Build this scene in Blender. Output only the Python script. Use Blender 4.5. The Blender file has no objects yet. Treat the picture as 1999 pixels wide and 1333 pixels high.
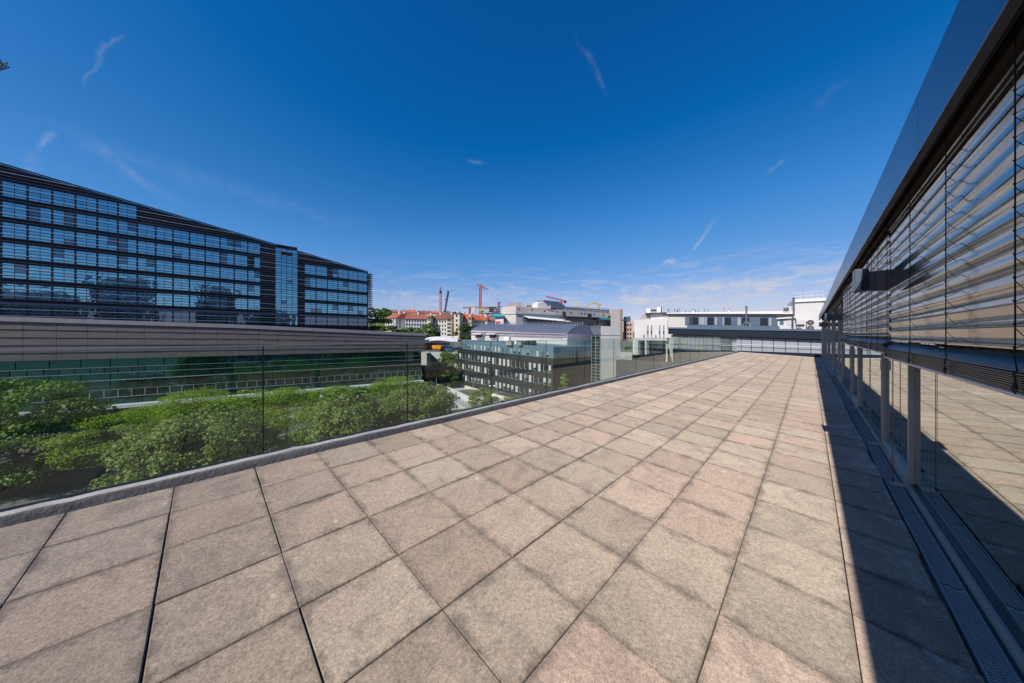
import bpy, math, random
import numpy as np
from mathutils import Vector, Matrix

S = bpy.context.scene
COL = S.collection
random.seed(7)

# ------------------------------------------------------------------ camera
# world frame: X across the terrace (+X = glazed facade), Y along it, Z up; eye above (0,0)
FPX, YAW, EYE, CX, HY = 589.806, -0.76125, 1.44592, 1019.255, 654.5
cam_d = bpy.data.cameras.new("camera")
cam = bpy.data.objects.new("camera", cam_d)
COL.objects.link(cam)
cam.location = (0, 0, EYE)
cam.rotation_euler = (math.radians(90), 0, -YAW)
cam_d.sensor_width = 36.0
cam_d.lens = 36.0 * FPX / 1999.0
cam_d.shift_x = (999.5 - CX) / 1999.0
cam_d.shift_y = -(666.5 - HY) / 1999.0
cam_d.clip_start = 0.05
cam_d.clip_end = 5000
S.camera = cam

RV = np.array([math.cos(YAW), -math.sin(YAW), 0.0])
FV = np.array([math.sin(YAW), math.cos(YAW), 0.0])
EV = np.array([0, 0, EYE])


def ray(px, py=HY):
    return FV + (px - CX) / FPX * RV + np.array([0, 0, -(py - HY) / FPX])


def atD(px, D, py=HY):
    return EV + ray(px, py) * D


def gz(px, py, z):
    d = ray(px, py)
    return EV + d * ((z - EYE) / d[2])


# ------------------------------------------------------------------ light
SUN = Vector((0.0887, -1.05, 1.0)).normalized()
el = math.asin(SUN.z)
az = math.atan2(SUN.x, SUN.y)
sun_d = bpy.data.lights.new("sun", 'SUN')
sun_d.energy = 4.7
sun_d.angle = math.radians(0.5)
sun_d.color = (1.0, 0.94, 0.86)
sun = bpy.data.objects.new("sun", sun_d)
COL.objects.link(sun)
sun.rotation_euler = SUN.to_track_quat('Z', 'Y').to_euler()

W = bpy.data.worlds.new("World")
S.world = W
W.use_nodes = True


class NT:
    def __init__(s, tree):
        s.t = tree

    def n(s, typ, **kw):
        o = s.t.nodes.new(typ)
        for k, v in kw.items():
            if k.startswith('i_'):
                key = k[2:]
                key = int(key) if key.isdigit() else key.replace('_', ' ')
                s.set(o.inputs[key], v)
            else:
                setattr(o, k, v)
        return o

    def set(s, inp, v):
        if hasattr(v, 'is_output'):
            s.t.links.new(v, inp)
        else:
            inp.default_value = v

    def m(s, op, a, b=None, c=None, clamp=False):
        o = s.t.nodes.new('ShaderNodeMath')
        o.operation = op
        o.use_clamp = clamp
        for i, v in enumerate((a, b, c)):
            if v is not None:
                s.set(o.inputs[i], v)
        return o.outputs[0]

    def dot(s, a, b):
        o = s.t.nodes.new('ShaderNodeVectorMath')
        o.operation = 'DOT_PRODUCT'
        s.set(o.inputs[0], a)
        s.set(o.inputs[1], b)
        return o.outputs['Value']

    def mix(s, f, a, b, blend='MIX'):
        o = s.t.nodes.new('ShaderNodeMix')
        o.data_type = 'RGBA'
        o.blend_type = blend
        s.set(o.inputs[0], f)
        s.set(o.inputs[6], a)
        s.set(o.inputs[7], b)
        return o.outputs[2]

    def noise(s, vec, scale, detail=3, rough=0.5, dist=0.0):
        o = s.n('ShaderNodeTexNoise')
        s.set(o.inputs['Vector'], vec)
        o.inputs['Scale'].default_value = scale
        o.inputs['Detail'].default_value = detail
        o.inputs['Roughness'].default_value = rough
        o.inputs['Distortion'].default_value = dist
        return o.outputs['Fac']

    def ramp(s, f, lo, hi):
        o = s.n('ShaderNodeMapRange')
        s.set(o.inputs[0], f)
        o.inputs[1].default_value = lo
        o.inputs[2].default_value = hi
        o.inputs[3].default_value = 0
        o.inputs[4].default_value = 1
        return o.outputs[0]

    def mapping(s, vec, scale=(1, 1, 1), loc=(0, 0, 0), rot=(0, 0, 0)):
        o = s.n('ShaderNodeMapping')
        s.set(o.inputs['Vector'], vec)
        o.inputs['Scale'].default_value = scale
        o.inputs['Location'].default_value = loc
        o.inputs['Rotation'].default_value = rot
        return o.outputs[0]


w = NT(W.node_tree)
bg = W.node_tree.nodes['Background']
sky = w.n('ShaderNodeTexSky', sky_type='NISHITA')
sky.sun_disc = False
sky.sun_elevation = el
sky.sun_rotation = az
sky.altitude = 200
sky.air_density = 1.0
sky.dust_density = 0.6
sky.ozone_density = 3.0
hs = w.n('ShaderNodeHueSaturation')
w.set(hs.inputs['Color'], sky.outputs[0])
hs.inputs['Saturation'].default_value = 1.22
hs.inputs['Value'].default_value = 1.0
gm = w.n('ShaderNodeGamma')
w.set(gm.inputs[0], hs.outputs[0])
gm.inputs[1].default_value = 1.0
tc = w.n('ShaderNodeTexCoord')
dirv = tc.outputs['Generated']
sep = w.n('ShaderNodeSeparateXYZ')
w.set(sep.inputs[0], dirv)
# thin cirrus: noise in the plane of the cloud layer (seen at a flat angle near the horizon)
zc = w.m('MAXIMUM', sep.outputs[2], 0.012)
cvx = w.n('ShaderNodeCombineXYZ')
w.set(cvx.inputs[0], w.m('DIVIDE', sep.outputs[0], zc))
w.set(cvx.inputs[1], w.m('DIVIDE', sep.outputs[1], zc))
cl = w.noise(w.mapping(cvx.outputs[0], (0.10, 0.30, 1), rot=(0, 0, 0.5)), 1.6, 6, 0.6, 0.6)
cl2 = w.noise(w.mapping(dirv, (3, 3, 16)), 3.2, 6, 0.62, 0.7)
clm = w.m('MULTIPLY', w.ramp(cl2, 0.47, 0.78), w.m('ADD', 0.35, cl))
band = w.m('MULTIPLY', w.ramp(sep.outputs[2], 0.24, 0.05), w.ramp(sep.outputs[2], -0.02, 0.02))
# more cloud to the right of the view (over the end of the terrace)
rd = ray(1330)
rd = rd / np.linalg.norm(rd)
side = w.ramp(w.dot(dirv, tuple(rd)), 0.55, 1.0)
cloud = w.m('MULTIPLY', w.m('MULTIPLY', clm, band), w.m('ADD', 0.75, w.m('MULTIPLY', side, 1.1)), clamp=True)


def streak(pa, pb, wid, amt, wig, seed):
    """a wisp of cloud between two directions"""
    a = ray(*pa); a /= np.linalg.norm(a)
    b = ray(*pb); b /= np.linalg.norm(b)
    c = (a + b) / 2
    t = b - a
    L = np.linalg.norm(t); t /= L
    c /= np.linalg.norm(c)
    nn = np.cross(c, t); nn /= np.linalg.norm(nn)
    p = w.m('SUBTRACT', w.dot(dirv, tuple(t)), float(np.dot(c, t)))
    q = w.m('SUBTRACT', w.dot(dirv, tuple(nn)), float(np.dot(c, nn)))
    nz = w.noise(w.mapping(dirv, (1, 1, 1), loc=(seed, seed * 2, 0)), 14, 3, 0.5)
    q = w.m('ADD', q, w.m('MULTIPLY', w.m('SUBTRACT', nz, 0.5), wig))
    qq = w.m('POWER', w.m('ABSOLUTE', w.m('DIVIDE', q, wid)), 2)
    pp = w.m('POWER', w.m('ABSOLUTE', w.m('DIVIDE', p, L * 0.5)), 4)
    g = w.m('EXPONENT', w.m('MULTIPLY', w.m('ADD', qq, pp), -1))
    tex = w.ramp(w.noise(w.mapping(dirv, (1, 1, 1), loc=(seed, 0, 1)), 45, 5, 0.65), 0.3, 0.7)
    front = w.m('GREATER_THAN', w.dot(dirv, tuple(c)), 0.3)
    return w.m('MULTIPLY', w.m('MULTIPLY', g, w.m('MULTIPLY', tex, amt)), front)


for args in [((232, 62), (190, 108), 0.0022, 0.17, 0.05, 1.3), ((190, 100), (166, 170), 0.0024, 0.14, 0.05, 1.9), ((104, 258), (70, 290), 0.0035, 0.34, 0.02, 2.1),
             ((66, 300), (62, 340), 0.006, 0.16, 0.02, 2.9), ((165, 275), (330, 385), 0.009, 0.15, 0.06, 3.3),
             ((120, 255), (700, 445), 0.014, 0.07, 0.06, 4.7), ((1130, 80), (1185, 175), 0.005, 0.09, 0.04, 5.1),
             ((1395, 432), (1343, 500), 0.0045, 0.42, 0.02, 6.6), ((1530, 312), (1500, 335), 0.004, 0.24, 0.02, 7.9),
             ((1294, 513), (1320, 508), 0.006, 0.85, 0.02, 8.2), ((1650, 160), (1585, 220), 0.008, 0.07, 0.05, 9.1),
             ((915, 313), (945, 318), 0.004, 0.20, 0.02, 10.4), ((980, 562), (1030, 560), 0.005, 0.5, 0.02, 11.4),
             ((1110, 572), (1180, 578), 0.006, 0.40, 0.02, 12.6), ((1220, 578), (1640, 546), 0.030, 0.62, 0.03, 13.4),
             ((1200, 592), (1640, 585), 0.022, 0.60, 0.03, 14.4), ((735, 574), (880, 585), 0.012, 0.46, 0.02, 15.4),
             ((730, 590), (1010, 598), 0.012, 0.42, 0.02, 16.4)]:
    cloud = w.m('ADD', cloud, streak(*args), clamp=True)
# deep, polarised-looking blue overhead
sr = w.n('ShaderNodeSeparateColor')
w.set(sr.inputs[0], gm.outputs[0])
sc3 = w.n('ShaderNodeCombineColor')
w.set(sc3.inputs[0], w.m('MULTIPLY', w.m('MAXIMUM', w.m('SUBTRACT', sr.outputs[0], 0.43), 0.02), 1.02))
w.set(sc3.inputs[1], w.m('MINIMUM', w.m('SUBTRACT', w.m('MULTIPLY', sr.outputs[1], 1.09), 0.30), w.m('ADD', w.m('MULTIPLY', sr.outputs[1], .62), .82)))
w.set(sc3.inputs[2], w.m('MINIMUM', w.m('MULTIPLY', sr.outputs[2], 1.20), w.m('ADD', w.m('MULTIPLY', sr.outputs[2], .50), 3.2)))
skycol = w.mix(cloud, sc3.outputs[0], (5.2, 5.3, 6.0, 1))
w.set(bg.inputs['Color'], skycol)
bg.inputs['Strength'].default_value = 0.10

S.view_settings.view_transform = 'Standard'
S.view_settings.look = 'None'
S.view_settings.exposure = 0.22
S.view_settings.gamma = 1.0
S.render.engine = 'CYCLES'
S.cycles.max_bounces = 8
S.cycles.glossy_bounces = 5
S.cycles.transparent_max_bounces = 24
S.cycles.transmission_bounces = 4
S.cycles.use_denoising = True
S.cycles.caustics_reflective = False
S.cycles.caustics_refractive = False

# ------------------------------------------------------------------ materials
M = {}


def mat(name, c=(.5, .5, .5), rough=.6, metal=0.0, var=0.12, vs=1.5, bump=0.0, bs=20, spec=0.5, c2=None, stretch=(1, 1, 1), emit=None):
    m = bpy.data.materials.new(name)
    m.use_nodes = True
    t = NT(m.node_tree)
    p = m.node_tree.nodes['Principled BSDF']
    co = t.n('ShaderNodeTexCoord').outputs['Object']
    co = t.mapping(co, stretch)
    a = c + (1,)
    b = (c2 + (1,)) if c2 else tuple(max(0, x * (1 - var * 2)) for x in c) + (1,)
    f = t.noise(co, vs, 5, 0.6, 0.3)
    f = t.ramp(f, 0.3, 0.72)
    t.set(p.inputs['Base Color'], t.mix(f, a, b))
    f2 = t.noise(co, vs * 3.1, 4, 0.6)
    t.set(p.inputs['Roughness'], t.m('ADD', rough - 0.06, t.m('MULTIPLY', f2, 0.12), clamp=True))
    p.inputs['Metallic'].default_value = metal
    p.inputs['Specular IOR Level'].default_value = spec
    if bump:
        bn = t.n('ShaderNodeBump')
        bn.inputs['Strength'].default_value = bump
        bn.inputs['Distance'].default_value = 0.01
        t.set(bn.inputs['Height'], t.noise(co, bs, 4, 0.6))
        t.set(p.inputs['Normal'], bn.outputs[0])
    if emit:
        p.inputs['Emission Color'].default_value = emit + (1,)
        p.inputs['Emission Strength'].default_value = 1
    M[name] = m
    return m


def mirror_glass(name, tint, base, lo, hi, wob=0.02, ws=0.35, rough=0.01):
    """coated facade glass: dark body, strong tinted mirror reflection, slightly wavy"""
    m = bpy.data.materials.new(name)
    m.use_nodes = True
    t = NT(m.node_tree)
    m.node_tree.nodes.remove(m.node_tree.nodes['Principled BSDF'])
    out = m.node_tree.nodes['Material Output']
    d = t.n('ShaderNodeBsdfDiffuse')
    d.inputs[0].default_value = base + (1,)
    g = t.n('ShaderNodeBsdfGlossy')
    g.inputs['Color'].default_value = tint + (1,)
    g.inputs['Roughness'].default_value = rough
    lw = t.n('ShaderNodeLayerWeight')
    lw.inputs[0].default_value = 0.35
    fac = t.m('ADD', lo, t.m('MULTIPLY', lw.outputs['Fresnel'], hi - lo), clamp=True)
    co = t.n('ShaderNodeTexCoord').outputs['Object']
    bn = t.n('ShaderNodeBump')
    bn.inputs['Strength'].default_value = wob
    bn.inputs['Distance'].default_value = 1.0
    t.set(bn.inputs['Height'], t.noise(co, ws, 2, 0.4))
    t.set(g.inputs['Normal'], bn.outputs[0])
    mx = t.n('ShaderNodeMixShader')
    t.set(mx.inputs[0], fac)
    t.set(mx.inputs[1], d.outputs[0])
    t.set(mx.inputs[2], g.outputs[0])
    t.set(out.inputs[0], mx.outputs[0])
    M[name] = m
    return m


def clear_glass(name, tint, lo=0.04, hi=0.9):
    m = bpy.data.materials.new(name)
    m.use_nodes = True
    t = NT(m.node_tree)
    m.node_tree.nodes.remove(m.node_tree.nodes['Principled BSDF'])
    out = m.node_tree.nodes['Material Output']
    tr = t.n('ShaderNodeBsdfTransparent')
    tr.inputs[0].default_value = tint + (1,)
    g = t.n('ShaderNodeBsdfGlossy')
    g.inputs['Color'].default_value = (.95, 1, .97, 1)
    g.inputs['Roughness'].default_value = 0.0
    fr = t.n('ShaderNodeFresnel')
    gg = t.n('ShaderNodeNewGeometry')   # same reflectance on the way in and out of the pane
    t.set(fr.inputs[0], t.m('ADD', 1.5, t.m('MULTIPLY', gg.outputs['Backfacing'], 1 / 1.5 - 1.5)))
    mx = t.n('ShaderNodeMixShader')
    t.set(mx.inputs[0], fr.outputs[0])
    t.set(mx.inputs[1], tr.outputs[0])
    t.set(mx.inputs[2], g.outputs[0])
    t.set(out.inputs[0], mx.outputs[0])
    M[name] = m
    return m


mat('dark_metal', (.03, .035, .045), .4, .3)
mat('tower_panel', (.018, .024, .036), .55, .0, vs=.4, spec=.25)
mat('tower_fin', (.20, .19, .20), .45, .6)
mat('tower_fin_light', (.62, .58, .55), .4, .4)
mirror_glass('tower_glass', (.38, .86, 1.0), (.006, .014, .022), .62, .95, wob=.035, ws=.5)
mirror_glass('tower_glass_dark', (.25, .38, .48), (.006, .014, .022), .5, .9, wob=.035, ws=.5)
mirror_glass('podium_glass', (.15, .40, .38), (.006, .034, .028), .40, .9, wob=.03, ws=.4)
mirror_glass('podium_glass_dark', (.13, .30, .29), (.004, .020, .017), .4, .85, wob=.03, ws=.4)
mat('podium_panel', (.135, .115, .108), .55, .10, vs=.5, var=.12, stretch=(1, 1, 4))
mat('podium_coping', (.24, .225, .235), .5, .2)
mat('steel_light', (.50, .52, .54), .4, .5)
mat('white_paint', (.78, .77, .76), .6, 0, var=.06, vs=.8)
mat('white_wall', (.62, .61, .60), .75, 0, var=.07, vs=.25)
mat('white_plaster', (.56, .545, .52), .8, 0, var=.08, vs=.2)
mat('cream_plaster', (.66, .58, .47), .8, 0, var=.08, vs=.2)
mat('blue_grey_plaster', (.52, .56, .60), .8, 0, var=.08, vs=.2)
mat('beige_stone', (.56, .50, .45), .8, 0, var=.08, vs=.15, stretch=(1, 1, 4))
mat('pink_stone', (.58, .42, .36), .8, 0, var=.08, vs=.2)
mat('brown_stone', (.36, .25, .20), .8, 0, var=.1, vs=.3)
mat('concrete', (.36, .34, .32), .8, 0, var=.15, vs=.4, bump=.2)
mat('pale_concrete', (.52, .50, .47), .8, 0, var=.12, vs=.3)
mat('asphalt', (.060, .060, .062), .9, 0, var=.2, vs=.3)
mat('paving', (.17, .16, .15), .85, 0, var=.22, vs=.5)
mat('grass', (.10, .13, .025), .95, 0, var=.3, vs=.8, c2=(.055, .085, .018))
mat('soil', (.07, .055, .04), .95, 0, var=.2, vs=1)
mat('roof_red', (.34, .105, .06), .8, 0, var=.2, vs=.4, c2=(.20, .07, .05))
mat('roof_orange', (.55, .13, .045), .75, 0, var=.2, vs=.4, c2=(.38, .085, .035))
mat('roof_brown', (.19, .085, .065), .85, 0, var=.2, vs=.4)
mat('roof_membrane', (.05, .05, .05), .8, 0, var=.2, vs=.3)
mat('zinc', (.22, .23, .29), .38, .55, var=.08, vs=.3)
mat('zinc_pale', (.38, .38, .43), .45, .35, var=.08, vs=.3)
mat('window_dark', (.035, .045, .055), .12, 0, spec=.8)
mat('window_pale', (.55, .56, .56), .5, 0)
mat('window_blue', (.10, .16, .22), .12, .2, spec=.8)
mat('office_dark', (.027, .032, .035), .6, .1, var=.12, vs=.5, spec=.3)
mat('office_blue', (.17, .26, .31), .5, .3, var=.08, vs=.5)
mat('navy', (.013, .023, .040), .4, .2, spec=.4)
mat('navy_light', (.12, .17, .25), .4, .3)
mat('frosted', (.33, .35, .38), .35, 0, var=.06, vs=2)
mat('louvre_green', (.40, .46, .36), .4, 0, var=.1)
mat('louvre_violet', (.42, .38, .50), .4, 0, var=.1)
mat('turquoise', (.03, .42, .46), .5, 0)
mat('awning_white', (.80, .79, .74), .8, 0)
mat('red_paint', (.60, .04, .03), .5)
mat('orange_paint', (.85, .30, .015), .5, var=.05)
mat('yellow_paint', (.62, .46, .12), .5)
mat('blue_paint', (.03, .12, .35), .5)
mat('magenta', (.60, .02, .14), .5)
mat('crane_pink', (.48, .14, .17), .6)
mat('crane_brown', (.46, .30, .25), .6)
mat('crane_purple', (.34, .12, .30), .6)
mat('black', (.012, .012, .014), .6)
mat('rubber', (.018, .018, .02), .75)
mat('coping_metal', (.42, .41, .40), .6, .05, var=.16, vs=6, bump=.5, bs=18)
mat('coping_shaded', (.17, .165, .17), .8, 0, var=.2, vs=7, bump=.8, bs=30)
mat('post_bronze', (.13, .115, .10), .5, .1)
mat('facade_frame', (.50, .45, .385), .5, .15, var=.08, vs=3)
mat('frame_dark', (.05, .05, .055), .5, .3)
mat('fascia', (.16, .19, .26), .28, .75, var=.05, vs=.6)
mat('soffit', (.016, .015, .014), .7, .1)
mat('fixture_blue', (.045, .065, .095), .35, .5)
mat('fixture_bronze', (.13, .12, .105), .5, .3)
mat('grate_metal', (.36, .37, .39), .42, .15, var=.1, vs=8)
mat('grate_gap', (.02, .022, .025), .8)
mat('cord', (.012, .012, .012), .8)
mat('red_cord', (.45, .05, .03), .7)
mat('cable_steel', (.22, .22, .22), .4, .8)
mat('bark', (.085, .065, .05), .9, 0, bump=.6, bs=12)
mat('bark_pale', (.20, .17, .13), .9, 0)
mat('lamp_white', (.80, .80, .78), .35)
mat('car_dark', (.02, .02, .025), .2, .2)
mat('car_silver', (.45, .46, .48), .25, .6)
mat('car_white', (.75, .75, .75), .25, .1)


def slat_material():
    m = mat('slat_metal', (.30, .285, .272), .13, .88, var=.05, vs=2.0)
    t = NT(m.node_tree)
    p = m.node_tree.nodes['Principled BSDF']
    co = t.n('ShaderNodeTexCoord').outputs['Object']
    bn = t.n('ShaderNodeBump')
    bn.inputs['Strength'].default_value = .04
    bn.inputs['Distance'].default_value = .01
    t.set(bn.inputs['Height'], t.noise(t.mapping(co, (1, 1.2, 3)), 2.2, 2, .5))
    t.set(p.inputs['Normal'], bn.outputs[0])


slat_material()
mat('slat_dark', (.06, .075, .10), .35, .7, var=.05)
mirror_glass('pavilion_glass', (.84, .90, .86), (.012, .02, .024), .78, .97, wob=.0004, ws=1.2, rough=0.0)
clear_glass('rail_glass', (.90, .955, .93))


def leaf_mat(name, a, b, trans=.35):
    m = bpy.data.materials.new(name)
    m.use_nodes = True
    t = NT(m.node_tree)
    p = m.node_tree.nodes['Principled BSDF']
    g = t.n('ShaderNodeNewGeometry')
    co = t.n('ShaderNodeTexCoord').outputs['Object']
    f = t.m('ADD', t.m('MULTIPLY', g.outputs['Random Per Island'], .6), t.m('MULTIPLY', t.noise(co, .9, 3), .5), clamp=True)
    c = t.mix(f, a + (1,), b + (1,))
    t.set(p.inputs['Base Color'], c)
    p.inputs['Roughness'].default_value = .5
    p.inputs['Specular IOR Level'].default_value = .35
    tl = t.n('ShaderNodeBsdfTranslucent')
    t.set(tl.inputs[0], t.mix(.5, c, (.16, .24, .02, 1)))
    mx = t.n('ShaderNodeMixShader')
    mx.inputs[0].default_value = trans
    t.set(mx.inputs[1], p.outputs[0])
    t.set(mx.inputs[2], tl.outputs[0])
    t.set(m.node_tree.nodes['Material Output'].inputs[0], mx.outputs[0])
    M[name] = m


leaf_mat('leaf_olive', (.09, .155, .022), (.25, .31, .075))
leaf_mat('leaf_bright', (.15, .27, .015), (.34, .45, .04), .5)
leaf_mat('leaf_dark', (.03, .07, .016), (.08, .13, .03))
leaf_mat('leaf_mid', (.06, .13, .018), (.17, .26, .045))


def slab_material():
    m = bpy.data.materials.new('slab_concrete')
    m.use_nodes = True
    t = NT(m.node_tree)
    p = m.node_tree.nodes['Principled BSDF']
    co = t.n('ShaderNodeTexCoord').outputs['Object']
    at = t.n('ShaderNodeAttribute', attribute_name='slab')
    rgb = t.n('ShaderNodeSeparateColor')
    t.set(rgb.inputs[0], at.outputs['Color'])
    uv = t.n('ShaderNodeUVMap', uv_map='tile')
    suv = t.n('ShaderNodeSeparateXYZ')
    t.set(suv.inputs[0], uv.outputs[0])
    base = t.mix(rgb.outputs[1], (.368, .306, .238, 1), (.378, .288, .224, 1))
    # per slab offset so that no two slabs have the same stains
    off = t.n('ShaderNodeVectorMath', operation='ADD')
    t.set(off.inputs[0], co)
    sc = t.n('ShaderNodeVectorMath', operation='SCALE')
    t.set(sc.inputs[0], at.outputs['Color'])
    sc.inputs['Scale'].default_value = 9.0
    t.set(off.inputs[1], sc.outputs[0])
    cs = off.outputs[0]
    bright = t.m('ADD', .78, t.m('MULTIPLY', rgb.outputs[0], .32))
    c = t.mix(1.0, base, (1, 1, 1, 1), 'MULTIPLY')
    bc = t.n('ShaderNodeCombineColor')
    for i in range(3):
        t.set(bc.inputs[i], bright)
    c = t.mix(1.0, base, bc.outputs[0], 'MULTIPLY')
    # pinkish patches in the middle, dark blotches
    pn = t.ramp(t.noise(cs, 2.6, 4, .6, .5), .50, .74)
    c = t.mix(t.m('MULTIPLY', pn, .28), c, (.32, .215, .17, 1))
    dn = t.ramp(t.noise(cs, 3.0, 7, .72, .9), .47, .74)
    c = t.mix(t.m('MULTIPLY', dn, .62), c, (.135, .115, .10, 1))
    # dirt along the edges
    ex = t.m('MINIMUM', suv.outputs[0], t.m('SUBTRACT', 1.0, suv.outputs[0]))
    ey = t.m('MINIMUM', suv.outputs[1], t.m('SUBTRACT', 1.0, suv.outputs[1]))
    e = t.m('MINIMUM', ex, ey)
    en = t.noise(co, 7, 5, .7)
    edge = t.ramp(t.m('ADD', e, t.m('MULTIPLY', t.m('SUBTRACT', en, .45), -.42)), .060, -.05)
    c = t.mix(t.m('MULTIPLY', edge, .62), c, (.085, .072, .062, 1))
    # aggregate grain
    g1 = t.noise(co, 120, 3, .8)
    g2 = t.noise(co, 48, 4, .8)
    gr = t.m('ADD', t.m('MULTIPLY', t.ramp(g1, .32, .68), .62), t.m('MULTIPLY', t.ramp(g2, .34, .66), .52))
    gr = t.m('ADD', .44, gr)
    gc = t.n('ShaderNodeCombineColor')
    for i in range(3):
        t.set(gc.inputs[i], gr)
    c = t.mix(1.0, c, gc.outputs[0], 'MULTIPLY')
    wp = t.n('ShaderNodeTexVoronoi')
    t.set(wp.inputs['Vector'], co)
    wp.inputs['Scale'].default_value = 55
    wn = t.m('MULTIPLY', t.m('LESS_THAN', wp.outputs['Distance'], .12), t.m('GREATER_THAN', t.noise(co, 9, 2), .60))
    c = t.mix(t.m('MULTIPLY', wn, .5), c, (.62, .58, .52, 1))
    bd = t.n('ShaderNodeTexVoronoi')
    t.set(bd.inputs['Vector'], t.mapping(co, (1, 1.6, 1)))
    bd.inputs['Scale'].default_value = 1.9
    bd.inputs['Randomness'].default_value = 1
    bn_ = t.m('MULTIPLY', t.m('LESS_THAN', t.m('ADD', bd.outputs['Distance'], t.m('MULTIPLY', t.noise(co, 30, 3), .05)), .066), .5)
    c = t.mix(bn_, c, (.60, .56, .50, 1))
    # lime bloom beside the facade, strengthened to brighten the shaded strip there
    sp = t.n('ShaderNodeSeparateXYZ')
    t.set(sp.inputs[0], co)
    shade_strip = t.ramp(sp.outputs[0], .30, .52)
    bl = t.m('MULTIPLY', t.ramp(t.noise(t.mapping(co, (1, .6, 1)), 9, 6, .75), .52, .66), shade_strip)
    c = t.mix(t.m('MULTIPLY', bl, .8), c, (.60, .60, .60, 1))
    t.set(p.inputs['Base Color'], c)
    p.inputs['Roughness'].default_value = .85
    p.inputs['Diffuse Roughness'].default_value = .9
    p.inputs['Specular IOR Level'].default_value = .3
    bp = t.n('ShaderNodeBump')
    bp.inputs['Strength'].default_value = .55
    bp.inputs['Distance'].default_value = .004
    t.set(bp.inputs['Height'], t.m('ADD', g1, t.m('MULTIPLY', t.noise(co, 25, 3), .6)))
    t.set(p.inputs['Normal'], bp.outputs[0])
    M['slab_concrete'] = m


slab_material()


# ------------------------------------------------------------------ mesh helpers
class MB:
    def __init__(s):
        s.v = []
        s.f = []
        s.mi = []
        s.mats = []
        s.cur = 0

    def use(s, name):
        if name not in s.mats:
            s.mats.append(name)
        s.cur = s.mats.index(name)
        return s

    def face(s, idx):
        s.f.append(tuple(idx))
        s.mi.append(s.cur)

    def prism(s, bottom, top):
        """two rings of equal length"""
        n = len(bottom)
        b = len(s.v)
        s.v += [tuple(map(float, p)) for p in bottom] + [tuple(map(float, p)) for p in top]
        s.face(range(b + n - 1, b - 1, -1))
        s.face(range(b + n, b + 2 * n))
        for i in range(n):
            j = (i + 1) % n
            s.face((b + i, b + j, b + n + j, b + n + i))
        return s

    def box(s, x0, x1, y0, y1, z0, z1):
        return s.prism([(x0, y0, z0), (x1, y0, z0), (x1, y1, z0), (x0, y1, z0)],
                       [(x0, y0, z1), (x1, y0, z1), (x1, y1, z1), (x0, y1, z1)])

    def quad(s, a, b, c, d):
        k = len(s.v)
        s.v += [tuple(map(float, p)) for p in (a, b, c, d)]
        s.face((k, k + 1, k + 2, k + 3))
        return s

    def beam(s, a, b, w, h=None, up=(0, 0, 1)):
        h = h or w
        a = Vector(a); b = Vector(b)
        d = (b - a).normalized()
        u = Vector(up)
        if abs(d.dot(u)) > .98:
            u = Vector((1, 0, 0))
        r = d.cross(u).normalized() * (w / 2)
        q = r.cross(d).normalized() * (h / 2)
        return s.prism([a - r - q, a + r - q, a + r + q, a - r + q], [b - r - q, b + r - q, b + r + q, b - r + q])

    def tube(s, pts, rad, n=8):
        pts = [Vector(p) for p in pts]
        if not hasattr(rad, '__len__'):
            rad = [rad] * len(pts)
        b = len(s.v)
        for i, p in enumerate(pts):
            d = (pts[min(i + 1, len(pts) - 1)] - pts[max(i - 1, 0)]).normalized()
            u = Vector((0, 0, 1)) if abs(d.z) < .9 else Vector((1, 0, 0))
            r = d.cross(u).normalized()
            q = r.cross(d)
            for k in range(n):
                a = 2 * math.pi * k / n
                s.v.append(tuple(p + (r * math.cos(a) + q * math.sin(a)) * rad[i]))
        for i in range(len(pts) - 1):
            for k in range(n):
                k2 = (k + 1) % n
                s.face((b + i * n + k, b + i * n + k2, b + (i + 1) * n + k2, b + (i + 1) * n + k))
        s.face([b + k for k in range(n)][::-1])
        e = b + (len(pts) - 1) * n
        s.face([e + k for k in range(n)])
        return s

    def sphere(s, c, r, n=10, sz=1.0):
        b = len(s.v)
        for i in range(n + 1):
            th = math.pi * i / n
            for k in range(n):
                a = 2 * math.pi * k / n
                s.v.append((c[0] + r * math.sin(th) * math.cos(a), c[1] + r * math.sin(th) * math.sin(a), c[2] + r * sz * math.cos(th)))
        for i in range(n):
            for k in range(n):
                k2 = (k + 1) % n
                s.face((b + i * n + k, b + (i + 1) * n + k, b + (i + 1) * n + k2, b + i * n + k2))
        return s

    def ext(s, fac, poly, o0, o1):
        return s.prism([fac.P(u, z, o0) for u, z in poly], [fac.P(u, z, o1) for u, z in poly])

    def build(s, name, material=None, parent=None, smooth=False, bevel=0):
        me = bpy.data.meshes.new(name)
        me.from_pydata(s.v, [], s.f)
        names = s.mats if s.mats else [material]
        for nme in names:
            me.materials.append(M[nme])
        if s.mats:
            me.polygons.foreach_set('material_index', s.mi)
        if smooth:
            me.polygons.foreach_set('use_smooth', [True] * len(me.polygons))
        me.update()
        o = bpy.data.objects.new(name, me)
        COL.objects.link(o)
        if parent is not None:
            o.parent = parent
            pl = parent.matrix_basis.translation
            pp = parent
            while pp.parent is not None:
                pp = pp.parent
            root = pp
            if parent is root:
                o.location = -Vector(root.location)
        if bevel:
            bv = o.modifiers.new('bevel', 'BEVEL')
            bv.width = bevel
            bv.segments = 2
            bv.limit_method = 'ANGLE'
        return o


def tag(o, label=None, cat=None, group=None, kind=None):
    if label: o['label'] = label
    if cat: o['category'] = cat
    if group: o['group'] = group
    if kind: o['kind'] = kind
    return o


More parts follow.
